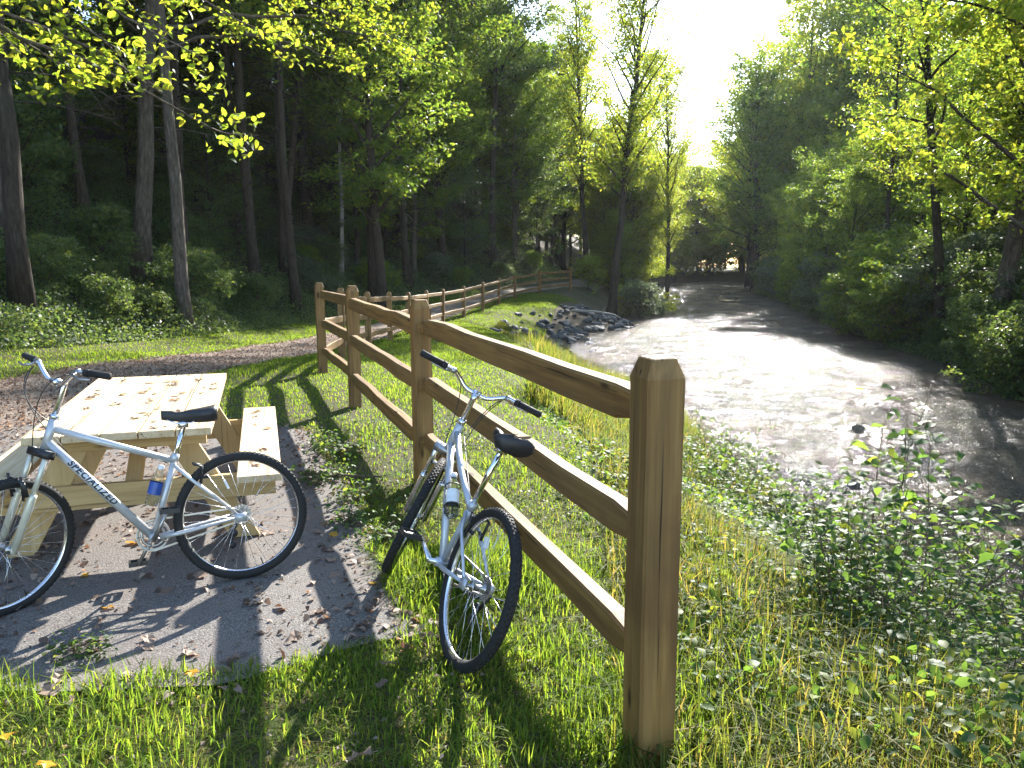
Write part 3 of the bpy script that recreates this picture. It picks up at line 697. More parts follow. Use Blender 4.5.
# yellow tall grass on the river side further off
n = 70000; y = 11 + 25 * rng.random(n) ** 1.2; lo = np.interp(y, [11, 20, 28, 36], [0.2, .6, -.2, -.6]); hi = np.where(y > 26, np.minimum(xL(y) - .2, np.interp(y, [26, 30, 36], [2.9, 1.2, -.3])), xL(y) - .2); x = lo + (hi - lo) * rng.random(n)
k = rng.random(n) < np.clip(.6 + vnoise(x * .5, y * .5, 84), .1, 1); x, y = x[k], y[k]
blades('tall_grass', 'tall yellow green seeding grass on the bank between lawn and river', x, y, rng.uniform(.12, .62, len(x)) * np.clip(1 + 1.2 * vnoise(x * .8, y * .8, 86), .4, 1.5) * np.interp(y, [20, 32], [1, .6]), .009 + .0005 * y, .9, 'tall_grass', rng)
# broad leaved weeds in the bank, as one mat
n = 130000; y = 1.9 + 12 * rng.random(n) ** 1.1; lo = np.interp(y, [2, 4.5, 6, 15], [.7, .55, .2, .5]); x = lo + (xL(y) + .2 - lo) * rng.random(n) ** .75
k = rng.random(n) < np.clip(.22 + .22 * (x - .7) + np.interp(y, [4, 5.5, 12], [-.1, .3, .3]) + 1.5 * vnoise(x * .9, y * .9, 85), 0, 1); x, y = x[k], y[k]
z = height(x, y) + rng.uniform(.03, .45, len(x)) * np.clip((x - .5) / 3, .3, 1) * (.6 + .9 * np.clip(vnoise(x * 1.6, y * 1.6, 88) + .4, 0, 1))
o = leaves_stuff('weeds', 'mat of broad leaved weeds covering the bank down to the water', np.stack([x, y, z], -1), rng.normal(size=(len(x), 3)) * .5 + [0, 0, 1], .055, 'weed_leaf', rng, True)
n = 30000; x = rng.uniform(-4.0, 1.4, n); y = 1.6 + 6.5 * rng.random(n) ** 1.4
k = ~in_pad(x, y, .1) & ~in_path(x, y, .1) & (rng.random(n) < np.clip(.1 + 2.6 * vnoise(x * 1.5, y * 1.5, 89), 0, 1)); x, y = x[k], y[k]
leaves_stuff('clover', 'low round leaved weeds growing through the foreground grass', np.stack([x, y, height(x, y) + rng.uniform(.02, .085, len(x))], -1), rng.normal(size=(len(x), 3)) * .35 + [0, 0, 1], .028, 'weed_leaf', rng, True)
# fallen leaf litter on pad and path
n = 42000; y = 2.6 + 27 * rng.random(n) ** 1.5; x = rng.uniform(-7.4, -.3, n) + np.interp(y, [9, 36], [0, 2])
pm = in_pad(x, y, .12); qm = in_path(x, y, .12)
edge = np.clip(1 - (pad_back(x) - y) / 1.0, 0, 1) * (x > -2.4) + np.clip(1 - (pad_front(x) + .55 - y) * 0, 0, 1) * 0
dens = np.where(qm, .95, np.where(pm, .05 + .5 * edge + .40 * np.clip((-x - 2.2) / 2, 0, 1) + .18 * (vnoise(x * 1.5, y * 1.5, 91) > .18), 0))
k = rng.random(n) < dens; x, y = x[k], y[k]; z = height(x, y) + .03
V, Fq = fine_leaf_arrays(np.stack([x, y, z], -1), rng.normal(size=(len(x), 3)) * .35 + [0, 0, 1], .043, rng, .7, .3, .3)
tag(link('leaf_litter', fastmesh('leaf_litter', V, Fq), M['dry_leaf']), 'brown fallen leaves littering the trail and the pavement', 'leaf litter', kind='stuff')
n = 60000; y = 2.3 + 12 * rng.random(n) ** 1.3; x = rng.uniform(-7.4, .4, n)
pm = in_pad(x, y, .15); qm = in_path(x, y, .1); pe = np.clip(1 - (pad_back(x) - y) / .9, 0, 1) * (x > -2.6)
dens = np.where(qm | pm, .10 + .5 * pe + .35 * np.clip((-x - 2.2) / 2, 0, 1) + .6 * np.clip(vnoise(x * 2.3, y * 2.3, 93) + vnoise(x * 7, y * 7, 94) * .6 - .05, 0, 1), np.where(y < 3.6, .12, 0))
k = rng.random(n) < dens; x, y = x[k], y[k]; z = height(x, y) + .024
V, Fq = leaf_arrays(np.stack([x, y, z], -1), rng.normal(size=(len(x), 3)) * .35 + [0, 0, 1], .024, rng, .55, .3)
tag(link('leaf_litter', fastmesh('leaf_litter', V, Fq), M['dry_leaf']), 'crumbled bits of dry leaf scattered on the dark pavement', 'leaf litter', kind='stuff')
#</plants>
# ------------------------------------------------------------------ light haze in the valley air
hz = MB(); hz.box((0, 80, 16), (330, 240, 46))
t = NT('haze'); pv = t.n('ShaderNodeVolumePrincipled'); pv.inputs['Color'].default_value = (.92, .96, 1, 1); pv.inputs['Density'].default_value = .00014; pv.inputs['Anisotropy'].default_value = .35
t.l(pv.outputs[0], t.out.inputs['Volume'])
tag(hz.build('haze', t.m), kind='stuff')

# ------------------------------------------------------------------ split rail fences
PH, PW = 1.41, .135
def post_mesh(seed):
    r = np.random.default_rng(seed); mb = MB(); wv = PW / 2
    rings = [(-.25, wv), (.0, wv), (.5, wv * 1.01), (PH * .8, wv), (PH - .065, wv), (PH - .004, wv * .68), (PH, wv * .60)]
    vs = []; c = .012
    for z, h in rings:
        cc = c * (.8 if z < PH - .05 else .5)
        for (sx, sy) in ((-1, -1), (1, -1), (1, 1), (-1, 1)):
            for q in (0, 1):
                ax = (h - cc, h) if ((q == 0) == (sx * sy < 0)) else (h, h - cc)
                vs.append((sx * ax[0] + r.normal() * .0012, sy * ax[1] + r.normal() * .0012, z))
    fs = []; m = 8
    for i in range(len(rings) - 1):
        for k in range(m): fs.append((i * m + k, i * m + (k + 1) % m, (i + 1) * m + (k + 1) % m, (i + 1) * m + k))
    fs.append(tuple((len(rings) - 1) * m + k for k in range(m)))
    mb.add(vs, fs); return mb
def rail_mesh(L, seed, hh=.125, tt=.075):
    """rail along local X from 0 to L, ends cut down to tenons"""
    r = np.random.default_rng(seed); mb = MB(); vs = []; n = 13
    xs = [0, .10, .2] + list(np.linspace(.32, L - .32, n - 6)) + [L - .2, L - .10, L]
    for i, x in enumerate(xs):
        e = min(x, L - x); f = min(1, .52 + .48 * sstep(np.array((e - .06) / .30)))
        g = min(1, .6 + .4 * float(sstep(np.array((e - .06) / .25))))
        h2, t2 = hh / 2 * f * (1 + r.normal() * .03), tt / 2 * g * (1 + r.normal() * .03); dz = r.normal() * .004; c = .010
        for (sy, sz) in ((-1, -1), (1, -1), (1, 1), (-1, 1)):
            for q in (0, 1):
                a = (t2 - c, h2) if ((q == 0) == (sy * sz < 0)) else (t2, h2 - c)
                vs.append((x, sy * a[0], sz * a[1] + dz))
    m = 8; fs = []
    for i in range(len(xs) - 1):
        for k in range(m): fs.append((i * m + k, i * m + (k + 1) % m, (i + 1) * m + (k + 1) % m, (i + 1) * m + k))
    fs.append(tuple(range(m))[::-1]); fs.append(tuple((len(xs) - 1) * m + k for k in range(m)))
    mb.add(vs, fs); return mb
RAILS = (PH - .19, PH - .19 - .425, PH - .19 - .85)
def frame_of(p0, p1):
    a = (Vector(p1) - Vector(p0)); L = a.length; a.normalize(); s_ = Vector((0, 0, 1)).cross(a).normalized(); u = a.cross(s_)
    Mx = Matrix((a, s_, u)).transposed().to_4x4(); Mx.translation = Vector(p0); return Mx, L
def fence(name, pts, label, skip_first=False, seed=0, extra=0):
    root = empty(name, (pts[0][0], pts[0][1], groundz(*pts[0])), label, 'fence')
    base = Vector(root.location); P3 = []
    for i, (x, y) in enumerate(pts):
        z = groundz(x, y); P3.append(Vector((x, y, z)) - base)
        if i == 0 and skip_first: continue
        q = pts[min(i + 1, len(pts) - 1)]; p = pts[max(i - 1, 0)]
        an = math.atan2(q[1] - p[1], q[0] - p[0])
        Mx = Matrix.Translation(P3[-1]) @ Matrix.Rotation(an, 4, 'Z') @ Matrix.Rotation(R_(random.uniform(-.6, .6)), 4, 'X')
        post_mesh(seed + i).build('post', M['post_wood'], root, M=Mx, bevel=0)
    for i in range(len(pts) - 1):
        a, b = P3[i], P3[i + 1]; d = (b - a); d.z = 0; d.normalize(); s_ = Vector((-d.y, d.x, 0))
        for j, h in enumerate(RAILS):
            side = .021 * (1 if i % 2 else -1)
            j1, j2 = random.uniform(-.012, .012), random.uniform(-.012, .012)
            p0 = a - d * (.085 if (i > 0 or skip_first) else .03) + s_ * side + Vector((0, 0, h + j1)); p1 = b + d * (.085 if i < len(pts) - 2 else .03) + s_ * side + Vector((0, 0, h + j2))
            Mx, L = frame_of(p0, p1)
            rail_mesh(L, seed + 31 * i + j).build('rail', M['rail_wood'], root, M=Mx)
    return root
fence('split_rail_fence', [tuple(p) for p in FENCE], 'brown three rail wooden fence running from the large foreground post beside the leaning bicycle', seed=100)
fence('split_rail_fence', [tuple(FENCE[-1])] + [tuple(p) for p in FARF], 'long wooden rail fence curving away along the trail to the bend', True, seed=200)

# ------------------------------------------------------------------ picnic table
def table():
    nc, fc = Vector((-2.15, 4.27, 0)), Vector((-2.80, 6.36, 0)); a = (fc - nc); L = a.length; yaw = math.atan2(a.y, a.x)
    g = groundz(-2.4, 5.4) + .018
    root = empty('picnic_table', (nc.x, nc.y, g), 'pale wooden picnic table with two attached benches scattered with brown leaves', 'picnic table', None, (0, 0, yaw))
    m = M['table_wood']
    wid, n, gap = .95, 5, .007; pw = (wid - gap * (n - 1)) / n
    for k in range(n):
        yy = -wid / 2 + pw / 2 + k * (pw + gap); mb = MB(); mb.box((0, 0, 0), (L, pw, .042)); mb.build('tabletop_plank', m, root, M=Matrix.Translation((L / 2 + random.uniform(-.006, .006), yy, .734)), bevel=.004)
        pl = [o for o in bpy.data.objects if o.parent == root and o.name.startswith('tabletop_plank')][-1]
        sc_ = MB()
        for xx in (.257, L - .257):
            for dy in (-.045, .045): sc_.tube([(xx - L / 2, dy, .0195), (xx - L / 2, dy, .0218)], .0045, 8)
        sc_.build('screw_heads', M['steel'], pl)
    for s_ in (-1, 1):
        mb = MB(); mb.box((0, 0, 0), (L, .25, .042)); mb.build('bench_seat', m, root, M=Matrix.Translation((L / 2, s_ * .72, .434)), bevel=.004)
    for xx in (.30, L - .30):
        dirn = 1 if xx < L / 2 else -1
        # cross beam at seat level and cleat below the top, each set to one side of the legs
        mb = MB(); mb.box((0, 0, 0), (1.62, .042, .14)); mb.build('cross_beam', M['beam_wood_shaded'], root, M=Matrix.Translation((xx - dirn * .043, 0, .341)) @ Matrix.Rotation(R_(90), 4, 'Z'), bevel=.003)
        mb = MB(); mb.box((0, 0, 0), (.86, .042, .10)); mb.build('cleat', M['beam_wood_shaded'], root, M=Matrix.Translation((xx - dirn * .043, 0, .662)) @ Matrix.Rotation(R_(90), 4, 'Z'), bevel=.003)
        for s_ in (-1, 1):
            p0 = Vector((xx, s_ * .62, 0.0)); p1 = Vector((xx, s_ * .24, .712)); dv = (p1 - p0).normalized()
            mb = MB(); lw = .15
            # slanted leg cut level at foot and top
            hw = lw / 2 / abs(dv.z)
            vs = []
            for xo in (-.021, .021):
                for (pp, zz) in ((p0, 0.), (p1, .7125)):
                    for q in (-1, 1): vs.append((xx + xo, pp.y + q * hw, zz))
            mb.add([(v[0] - xx, v[1], v[2]) for v in vs], [(0, 1, 3, 2), (4, 6, 7, 5), (0, 4, 5, 1), (2, 3, 7, 6), (0, 2, 6, 4), (1, 5, 7, 3)])
            Mr = Matrix.Translation((xx, 0, 0))
            o = mb.build('leg', M['leg_wood_shaded'], root, M=Mr, bevel=.003)
        mb = MB(); q0 = Vector((xx + dirn * .05, .0, .36)); q1 = Vector((L / 2 - dirn * .08, 0, .70)); Mx, LL = frame_of(q0, q1)
        mb.box((LL / 2, 0, 0), (LL, .09, .042)); mb.build('brace', M['beam_wood_shaded'], root, M=Mx, bevel=.003)
    for k in range(5): pass
    return root, L, g, yaw, nc
TL_SHADE = [(.36, .23, .095), (.52, .36, .16), (.60, .43, .21), (.45, .29, .12)]; M['leg_wood_shaded'] = wood('leg_wood_shaded', TL_SHADE, 2)  # legs share the yellow-brown beam tone, shade painted into the colour
troot, TL, TG, tyaw, tnc = table()

# dry leaves lying on the tabletop, each a thing
def leaf_mesh(seed, size):
    r = np.random.default_rng(seed); mb = MB(); n = 9
    pts = [(0, 0, .004)]
    for k in range(n):
        a = 2 * math.pi * k / n; rr = size * (.42 + .18 * (k % 2)) * (1.25 if k == 0 else 1) * r.uniform(.85, 1.15)
        pts.append((rr * math.cos(a), rr * math.sin(a) * .72, abs(r.normal()) * size * .14))
    mb.add(pts, [(0, 1 + k, 1 + (k + 1) % n) for k in range(n)])
    st = [(-size * .45, 0, .004), (-size * .75, size * .05, .006)]; mb.tube(st, .0012, 3)
    return mb.mesh('fallen_leaf')
LM = [leaf_mesh(300 + k, .075) for k in range(6)]
for k, me_ in enumerate(LM): me_.materials.append(M['yellow_leaf' if k == 5 else 'dry_leaf'])
rng = np.random.default_rng(17)
Rt = Matrix.Rotation(tyaw, 3, 'Z')
for k in range(38):
    p = Rt @ Vector((rng.uniform(.05, TL - .05), rng.uniform(-.42, .42), 0)); s_ = rng.uniform(.4, 1.0)
    o = bpy.data.objects.new('fallen_leaf', LM[k % 5]); COL.objects.link(o); o.location = (tnc.x + p.x, tnc.y + p.y, TG + .757)
    o.rotation_euler = (0, 0, rng.uniform(0, 6.28)); o.scale = (s_, s_, s_)
    tag(o, 'small dry brown leaf lying on the picnic tabletop', 'leaf', 'leaves on the tabletop')
for k in range(7):
    p = Rt @ Vector((rng.uniform(.1, TL - .1), -.72 + rng.uniform(-.09, .09), 0))
    o = bpy.data.objects.new('fallen_leaf', LM[k % 5]); COL.objects.link(o); o.location = (tnc.x + p.x, tnc.y + p.y, TG + .457)
    o.rotation_euler = (0, 0, rng.uniform(0, 6.28)); o.scale = (.8,) * 3
    tag(o, 'small dry leaf lying on the bench seat nearest the fence', 'leaf', 'leaves on the bench')
for (x, y, s_, lab) in [(-1.25, 3.62, 1.3, 'orange yellow leaf on the shaded pavement between the bicycles'), (-1.02, 3.30, 1.2, 'yellow leaf on the pavement edge nearest the grass')]:
    pass
n = 0
while n < 60:
    x = rng.uniform(-2.6, -.5); y = rng.uniform(2.2, 5.2)
    if in_pad(x, y, -.05): lab, g, off = 'curled dry leaf lying on the dark pavement near the bicycles', 'leaves on the pavement', .022
    elif y < 3.1: lab, g, off = 'brown leaf caught in the foreground grass', 'leaves in the foreground grass', .06
    else: continue
    o = bpy.data.objects.new('fallen_leaf', LM[n % 6 if n % 4 else 0]); COL.objects.link(o); o.location = (x, y, groundz(x, y) + off)
    o.rotation_euler = (rng.normal() * .25, rng.normal() * .25, rng.uniform(0, 6.28)); s_ = rng.uniform(.7, 1.25); o.scale = (s_,) * 3
    if n % 6 == 5 and n % 4: lab, g = lab.replace('curled dry', 'bright yellow orange').replace('brown leaf', 'yellow orange leaf'), g.replace('leaves', 'yellow leaves')
    tag(o, lab, 'leaf', g); n += 1
#<bikes>
# ------------------------------------------------------------------ bicycles
def make_bike(name, label, q, spec):
    px, py, yaw, lean, steer, WB, R, sh, sx, ch, bw, sweep, rise = q
    root = empty(name, (px, py, groundz(px, py) + .018), label, 'bicycle', None, (lean, 0, yaw))
    ang = R_(71); ax = Vector((-math.cos(ang), 0, math.sin(ang)))
    fa = Vector((WB, 0, R)); o = fa - Vector((.038, 0, .013))
    Rs = Matrix.Rotation(steer, 3, ax)
    S = lambda p: Rs @ (p - o) + o
    on = lambda z: o + ax * ((z - o.z) / ax.z)
    fwd = Vector((math.sin(ang), 0, math.cos(ang)))
    PT = M[spec['paint']]; bb = Vector((.44, 0, .29)); ra = Vector((0, 0, R))
    hb, ht = on(spec['hb']), on(spec['ht'])
    st_dir = Vector((-math.cos(R_(72)), 0, math.sin(R_(72)))); st = bb + st_dir * ((spec['st'] - .29) / st_dir.z)
    # frame
    f = MB()
    f.tube([hb - ax * .012, ht + ax * .012], .021, 14)
    tt0 = ht - ax * .035; tt1 = st - st_dir * .03
    if spec.get('curve'):
        mid = (tt0 + tt1) / 2 + Vector((0, 0, -.03)); f.tube([tt0, tt0 * .6 + tt1 * .4 + Vector((0, 0, -.028)), mid * .7 + tt1 * .3, tt1], .0165, 12)
    else: f.tube([tt0, tt1], .0175, 12)
    dt0 = hb + ax * .03; f.tube([dt0, bb], spec['dt'], 14)
    f.tube([bb, st], .0165, 12)
    f.tube([bb + Vector((0, -.037, 0)), bb + Vector((0, .037, 0))], .022, 14)
    for s_ in (-1, 1):
        c1 = ra + Vector((.025, s_ * .062, 0)); f.tube([bb + Vector((-.03, s_ * .025, -.002)), bb + Vector((-.13, s_ * .045, .01)), c1], [.012, .012, .008], 8)
        s0 = st - st_dir * .05; f.tube([s0 + Vector((0, s_ * .015, 0)), s0 * .72 + c1 * .28 + Vector((0, s_ * .03, 0)), c1 + Vector((0, 0, .012))], [.009, .009, .007], 8)
        f.box(ra + Vector((.014, s_ * .066, .0)), (.06, .006, .045))
    f.tube([st - st_dir * .035, st + st_dir * .006], .020, 12)
    fr = f.build('frame', PT, root, True)
    # lettering on the left side of the down tube
    if spec.get('text'):
        cu = bpy.data.curves.new('lettering', 'FONT'); cu.body = spec['text']; cu.size = .046; cu.shear = .2; cu.space_character = 1.16; cu.offset = .0016; cu.resolution_u = 3
        tob = bpy.data.objects.new('tmp_text', cu); COL.objects.link(tob)
        dg = bpy.context.evaluated_depsgraph_get(); tm = bpy.data.meshes.new_from_object(tob.evaluated_get(dg)); bpy.data.objects.remove(tob)
        import bmesh
        bmt = bmesh.new(); bmt.from_mesh(tm); bmesh.ops.triangulate(bmt, faces=bmt.faces)
        for _ in range(4):
            le = [e for e in bmt.edges if e.calc_length() > .007]
            if not le: break
            bmesh.ops.subdivide_edges(bmt, edges=le, cuts=1); bmesh.ops.triangulate(bmt, faces=bmt.faces)
        bmt.to_mesh(tm); bmt.free()
        along = (bb - dt0).normalized(); upv = Vector((0, 1, 0)).cross(along) * -1
        if upv.z < 0: upv = -upv
        rr = spec['dt'] + .0014; xs_ = [v.co.x for v in tm.vertices]; x0 = min(xs_); Lt = max(xs_) - x0
        start = (bb - dt0).length * .20
        for v in tm.vertices:
            u_, w_ = v.co.x - x0, v.co.y - .016; th = w_ / rr + .22
            p = dt0 + along * (start + u_) + upv * (rr * math.sin(th)) + Vector((0, rr * math.cos(th), 0)); v.co = p
        tm.update(); tm.materials.clear(); link('lettering', tm, M['ink'], fr)
    # wheel: rim, tyre, spokes, hub
    def wheel(c, fn, rear):
        rt = .024; rim = MB(); Rr = R - .045
        rim.revolve([(Rr, -.012), (Rr + .012, -.0135), (Rr + .016, -.011), (Rr + .009, 0), (Rr + .016, .011), (Rr + .012, .0135), (Rr, .012), (Rr - .006, 0)], c, 72)
        rim.xform(fn); rw = rim.build('wheel', M['alu'], root, True)
        ty = MB(); ty.revolve([(R - rt + rt * (1.0 if abs(math.sin(2 * math.pi * k / 12)) > -2 else 1) * math.cos(2 * math.pi * k / 12), rt * 1.0 * math.sin(2 * math.pi * k / 12)) for k in range(12)], c, 72)
        nkn = 84
        for k in range(nkn):
            a = 2 * math.pi * k / nkn
            for yo, rr_ in ((-.011, R - .0045), (.011, R - .0045), (0, R - .001)):
                a2 = a + (math.pi / nkn if yo == 0 else 0); p = Vector((c[0] + rr_ * math.cos(a2), c[1] + yo, c[2] + rr_ * math.sin(a2)))
                ty.box(p, (.005, .008, .012), Matrix.Rotation(-a2, 3, 'Y'))
        ty.xform(fn); ty.build('tyre', M['rubber'], rw, True)
        sp_ = MB(); ns = 32
        for k in range(ns):
            a = 2 * math.pi * k / ns; sgn = 1 if k % 2 else -1; b = a + (0.9 if (k // 2) % 2 else -.9); rh = .024
            p0 = Vector((c[0] + rh * math.cos(b), c[1] + sgn * .028, c[2] + rh * math.sin(b))); p1 = Vector((c[0] + Rr * math.cos(a), c[1] + sgn * .003, c[2] + Rr * math.sin(a)))
            sp_.tube([p0, p1], .0011, 4)
        sp_.xform(fn); sp_.build('spokes', M['alu'], rw, True)
        hu = MB(); hu.revolve([(.0, -.058), (.009, -.058), (.009, -.034), (.023, -.032), (.023, -.028), (.012, -.022), (.012, .022), (.023, .028), (.023, .032), (.009, .034), (.009, .058), (0, .058)], c, 20, False)
        hu.xform(fn); hu.build('hub', M['steel'], rw, True)
        vl = MB(); a = 4.4; p = Vector((c[0] + (Rr - .04) * math.cos(a), c[1], c[2] + (Rr - .04) * math.sin(a))); vl.tube([p, p + Vector((.045 * math.cos(a), 0, .045 * math.sin(a)))], .003, 6)
        rf = MB(); a = 1.2; p = Vector((c[0] + R * .55 * math.cos(a), c[1], c[2] + R * .55 * math.sin(a))); rf.box(p, (.012, .02, .05), Matrix.Rotation(-a + 1.57, 3, 'Y')); rf.xform(fn); rf.build('reflector', M['white_plastic'], rw)
        vl.xform(fn); vl.build('valve', M['black'], rw)
    ident = lambda p: p
    wheel(ra, ident, True); wheel(fa, S, False)
    # suspension fork
    fk = MB(); crown = hb - ax * .028
    for s_ in (-1, 1):
        top = crown + Vector((0, s_ * .055, 0)) + fwd * .018; low = fa + Vector((0, s_ * .055, 0)) - fwd * .004
        k = .45; midp = top.lerp(low, k)
        fk.tube([top + ax * .02, midp], .0135, 10); fk.tube([midp + ax * .015, midp, low], [.0195, .0195, .0165], 12); fk.box(low, (.03, .012, .03))
    fk.xform(S); fk_o = fk.build('fork', M[spec['fork']], root, True)
    cr = MB(); cr.box(crown + fwd * .012, (.05, .145, .038), Matrix.Rotation(R_(19) * -1, 3, 'Y'))
    br = top.lerp(low, .42)
    cr.tube([Vector((br.x + .03, -.055, br.z + .0)), Vector((br.x + .045, -.05, br.z + .07)), Vector((br.x + .045, .05, br.z + .07)), Vector((br.x + .03, .055, br.z))], .011, 8)
    for s_ in (-1, 1): cr.tube([Vector((br.x + .04, s_ * .045, br.z - .02)), Vector((br.x + .055, s_ * .05, br.z + .10))], .007, 6)
    cr.xform(S); cr.build('fork_crown', M['steel' if spec['fork'] == 'alu' else 'black'], fk_o, True)
    # stem, handlebar with grips and levers
    cl = on(ch) + Vector((.05, 0, 0)); sm = MB(); sm.tube([ht + ax * .01, on(ch - .03), on(ch - .005)], .0145, 12); sm.tube([on(ch - .012), cl], [.017, .016], 10); sm.tube([cl - Vector((0, .022, 0)), cl + Vector((0, .022, 0))], .020, 12)
    sm.tube([ht + ax * .012, ht + ax * .035], .022, 12)
    sm.xform(S); sm.build('stem', M[spec['stem']], root, True)
    hbm = MB(); pts = []
    for u in np.linspace(-1, 1, 25):
        a_ = abs(u); yy = bw * u; rz_ = rise * float(sstep(np.array((a_ - .12) / .38))); sw = -sweep * max(0, (a_ - .3) / .7) ** 1.1
        pts.append(cl + Vector((sw, yy, rz_)))
    hbm.tube(pts, .0118, 10); hbm.xform(S); hb_o = hbm.build('handlebar', M[spec['bar']], root, True)
    for s_ in (-1, 1):
        P = pts if s_ > 0 else pts[::-1]
        g = MB(); g.tube([P[-1] + (P[-1] - P[-2]) * .12, P[-1], P[-3], P[-5]], [.015, .0175, .0165, .0175], 12); g.tube([P[-5].lerp(P[-6], .1), P[-5].lerp(P[-6], .9)], .0195, 12); g.xform(S); g.build('grip', M['rubber'], hb_o, True)
        lv = MB(); b0 = P[-7]; lv.tube([b0, P[-7].lerp(P[-8], .8)], .016, 10); e0 = b0 + Vector((.035, 0, -.012)); lv.tube([b0, e0, P[-5] + Vector((.055, 0, -.022)), P[-3] + Vector((.052, 0, -.018))], [.008, .008, .006, .005], 8); lv.xform(S); lv.build('brake_lever', M['steel'], hb_o, True)
    # cables
    cb = MB()
    for k, (s_, tgt) in enumerate(((1, crown + Vector((.07, .02, -.06))), (-1, tt0 + Vector((-.06, -.022, -.01))), (-1, dt0 + Vector((-.08, -.03, -.06))))):
        P = pts if s_ > 0 else pts[::-1]; a = S(P[-8] + Vector((.03, 0, -.005))); c1 = S(P[-10] + Vector((.16, 0, .03 - .05 * k))); c2 = S(cl + Vector((.15 - .03 * k, s_ * .05, -.16))); d_ = S(tgt) if k == 0 else tgt
        cb.tube([a * (1 - u) ** 3 + c1 * 3 * u * (1 - u) ** 2 + c2 * 3 * u * u * (1 - u) + d_ * u ** 3 for u in np.linspace(0, 1, 16)], .0026, 5)
    rb = st - st_dir * .06
    cb.tube([tt0 + Vector((-.06, -.022, -.01)), tt1 + Vector((.05, -.02, .0)), rb + Vector((-.05, -.012, -.02))], .0026, 5)
    cb.build('cables', M['black'], root, True)
    # rear brake, seat post, saddle
    rbm = MB(); q0 = st.lerp(ra, .36)
    for s_ in (-1, 1): rbm.tube([q0 + Vector((.0, s_ * .04, -.03)), q0 + Vector((-.01, s_ * .045, .06)), q0 + Vector((.03, s_ * .03, .075))], .007, 6); rbm.box(q0 + Vector((-.015, s_ * .024, .0)), (.045, .011, .014))
    rbm.build('rear_brake', M['black'], root, True)
    s_top = Vector((sx, 0, sh)); spm = MB(); spd = st + st_dir * ((sh - .075 - st.z) / st_dir.z)
    spm.tube([st - st_dir * .05, spd], .0136, 12); spm.box(spd + Vector((0, 0, .012)), (.05, .045, .03)); 
    for s_ in (-1, 1): spm.tube([s_top + Vector((.11, s_ * .015, -.03)), spd + Vector((.03, s_ * .022, .02)), spd + Vector((-.04, s_ * .022, .02)), s_top + Vector((-.10, s_ * .045, -.02))], .0035, 6)
    spm.build('seat_post', M['chrome'], root, True)
    sd_m = MB(); wd_ = spec['saddle_w']; rows_ = []; vs = []; fs = []; nu, nv = 16, 16
    for i in range(nu):
        u = i / (nu - 1); xx = .135 - .27 * u; hw = wd_ * (.17 + .83 * sstep(np.array((u - .28) / .55))) * (1 if u < .93 else 1 - (u - .93) * 3.5)
        if i == 0: hw *= .55
        zz = -.014 + .010 * (2 * u - 1) ** 2
        for k in range(nv):
            a = 2 * math.pi * k / nv; c_, s2 = math.cos(a), math.sin(a)
            th = .022 + .014 * u if s2 > 0 else (.034 + .040 * u)
            yy = hw * math.copysign(abs(c_) ** .75, c_); zt = zz + (s2 * th if s2 > 0 else s2 * th * (.75))
            if s2 > 0: zt -= .010 * math.exp(-(yy / .012) ** 2) * (u > .25)
            vs.append(s_top + Vector((xx, yy, zt)))
    for i in range(nu - 1):
        for k in range(nv): fs.append((i * nv + k, i * nv + (k + 1) % nv, (i + 1) * nv + (k + 1) % nv, (i + 1) * nv + k))
    fs.append(tuple(range(nv))[::-1]); fs.append(tuple((nu - 1) * nv + k for k in range(nv))); sd_m.add(vs, fs); sd_m.build('saddle', M['saddle'], root, True)
    # crankset, chain, cassette, derailleur (drive side is the right, -y)
    ck = MB(); ca = R_(spec['crank'])
    for (r_, yy) in ((.082, -.050), (.062, -.042)):
        ck.revolve([(r_, yy), (r_, yy - .003), (r_ - .014, yy - .003), (r_ - .014, yy)], bb, 40)
        for k in range(5):
            a = 2 * math.pi * k / 5; ck.beam(bb + Vector((0, yy, 0)), bb + Vector((r_ * .9 * math.cos(a), yy, r_ * .9 * math.sin(a))), .004, .014, (0, 1, 0))
    ck.tube([bb + Vector((0, -.075, 0)), bb + Vector((0, .075, 0))], .012, 10)
    peds = []
    for s_, a in ((-1, ca), (1, ca + math.pi)):
        e_ = bb + Vector((.17 * math.cos(a), s_ * .085, .17 * math.sin(a))); b0 = bb + Vector((0, s_ * .068, 0)); ck.tube([b0, b0.lerp(e_, .5), e_], [.017, .013, .014], 8, squash=.7); peds.append((e_, s_))
    cko = ck.build('crankset', M['steel' if spec['paint'] != 'paint_blue' else 'alu'], root, True)
    for e_, s_ in peds:
        pm = MB(); c0 = e_ + Vector((0, s_ * .055, 0))
        for d_ in (-1, 1): pm.box(c0 + Vector((d_ * .042, 0, 0)), (.010, .085, .024))
        for d_ in (-1, 1): pm.box(c0 + Vector((0, d_ * .040, 0)), (.075, .008, .022))
        pm.tube([e_, c0 + Vector((0, s_ * .04, 0))], .008, 8); pm.build('pedal', M['black'], cko)
    ch_ = MB(); yy = -.047
    for s_ in (-1, 1): ch_.beam(bb + Vector((0, yy, s_ * .080)), ra + Vector((0, yy, s_ * .036)), .005, .009)
    for k in range(8):
        a0, a1 = R_(-90 + k * 22.5), R_(-90 + (k + 1) * 22.5); ch_.beam(bb + Vector((.081 * math.cos(a0), yy, .081 * math.sin(a0))), bb + Vector((.081 * math.cos(a1), yy, .081 * math.sin(a1))), .005, .009, (0, 1, 0))
    ch_.build('chain', M['steel'], root)
    cs = MB()
    for k, r_ in enumerate((.052, .046, .040, .034, .029)): cs.revolve([(.012, -.036 - .0045 * k), (r_, -.036 - .0045 * k), (r_, -.038 - .0045 * k), (.012, -.038 - .0045 * k)], ra, 26)
    cs.build('cassette', M['steel'], root)
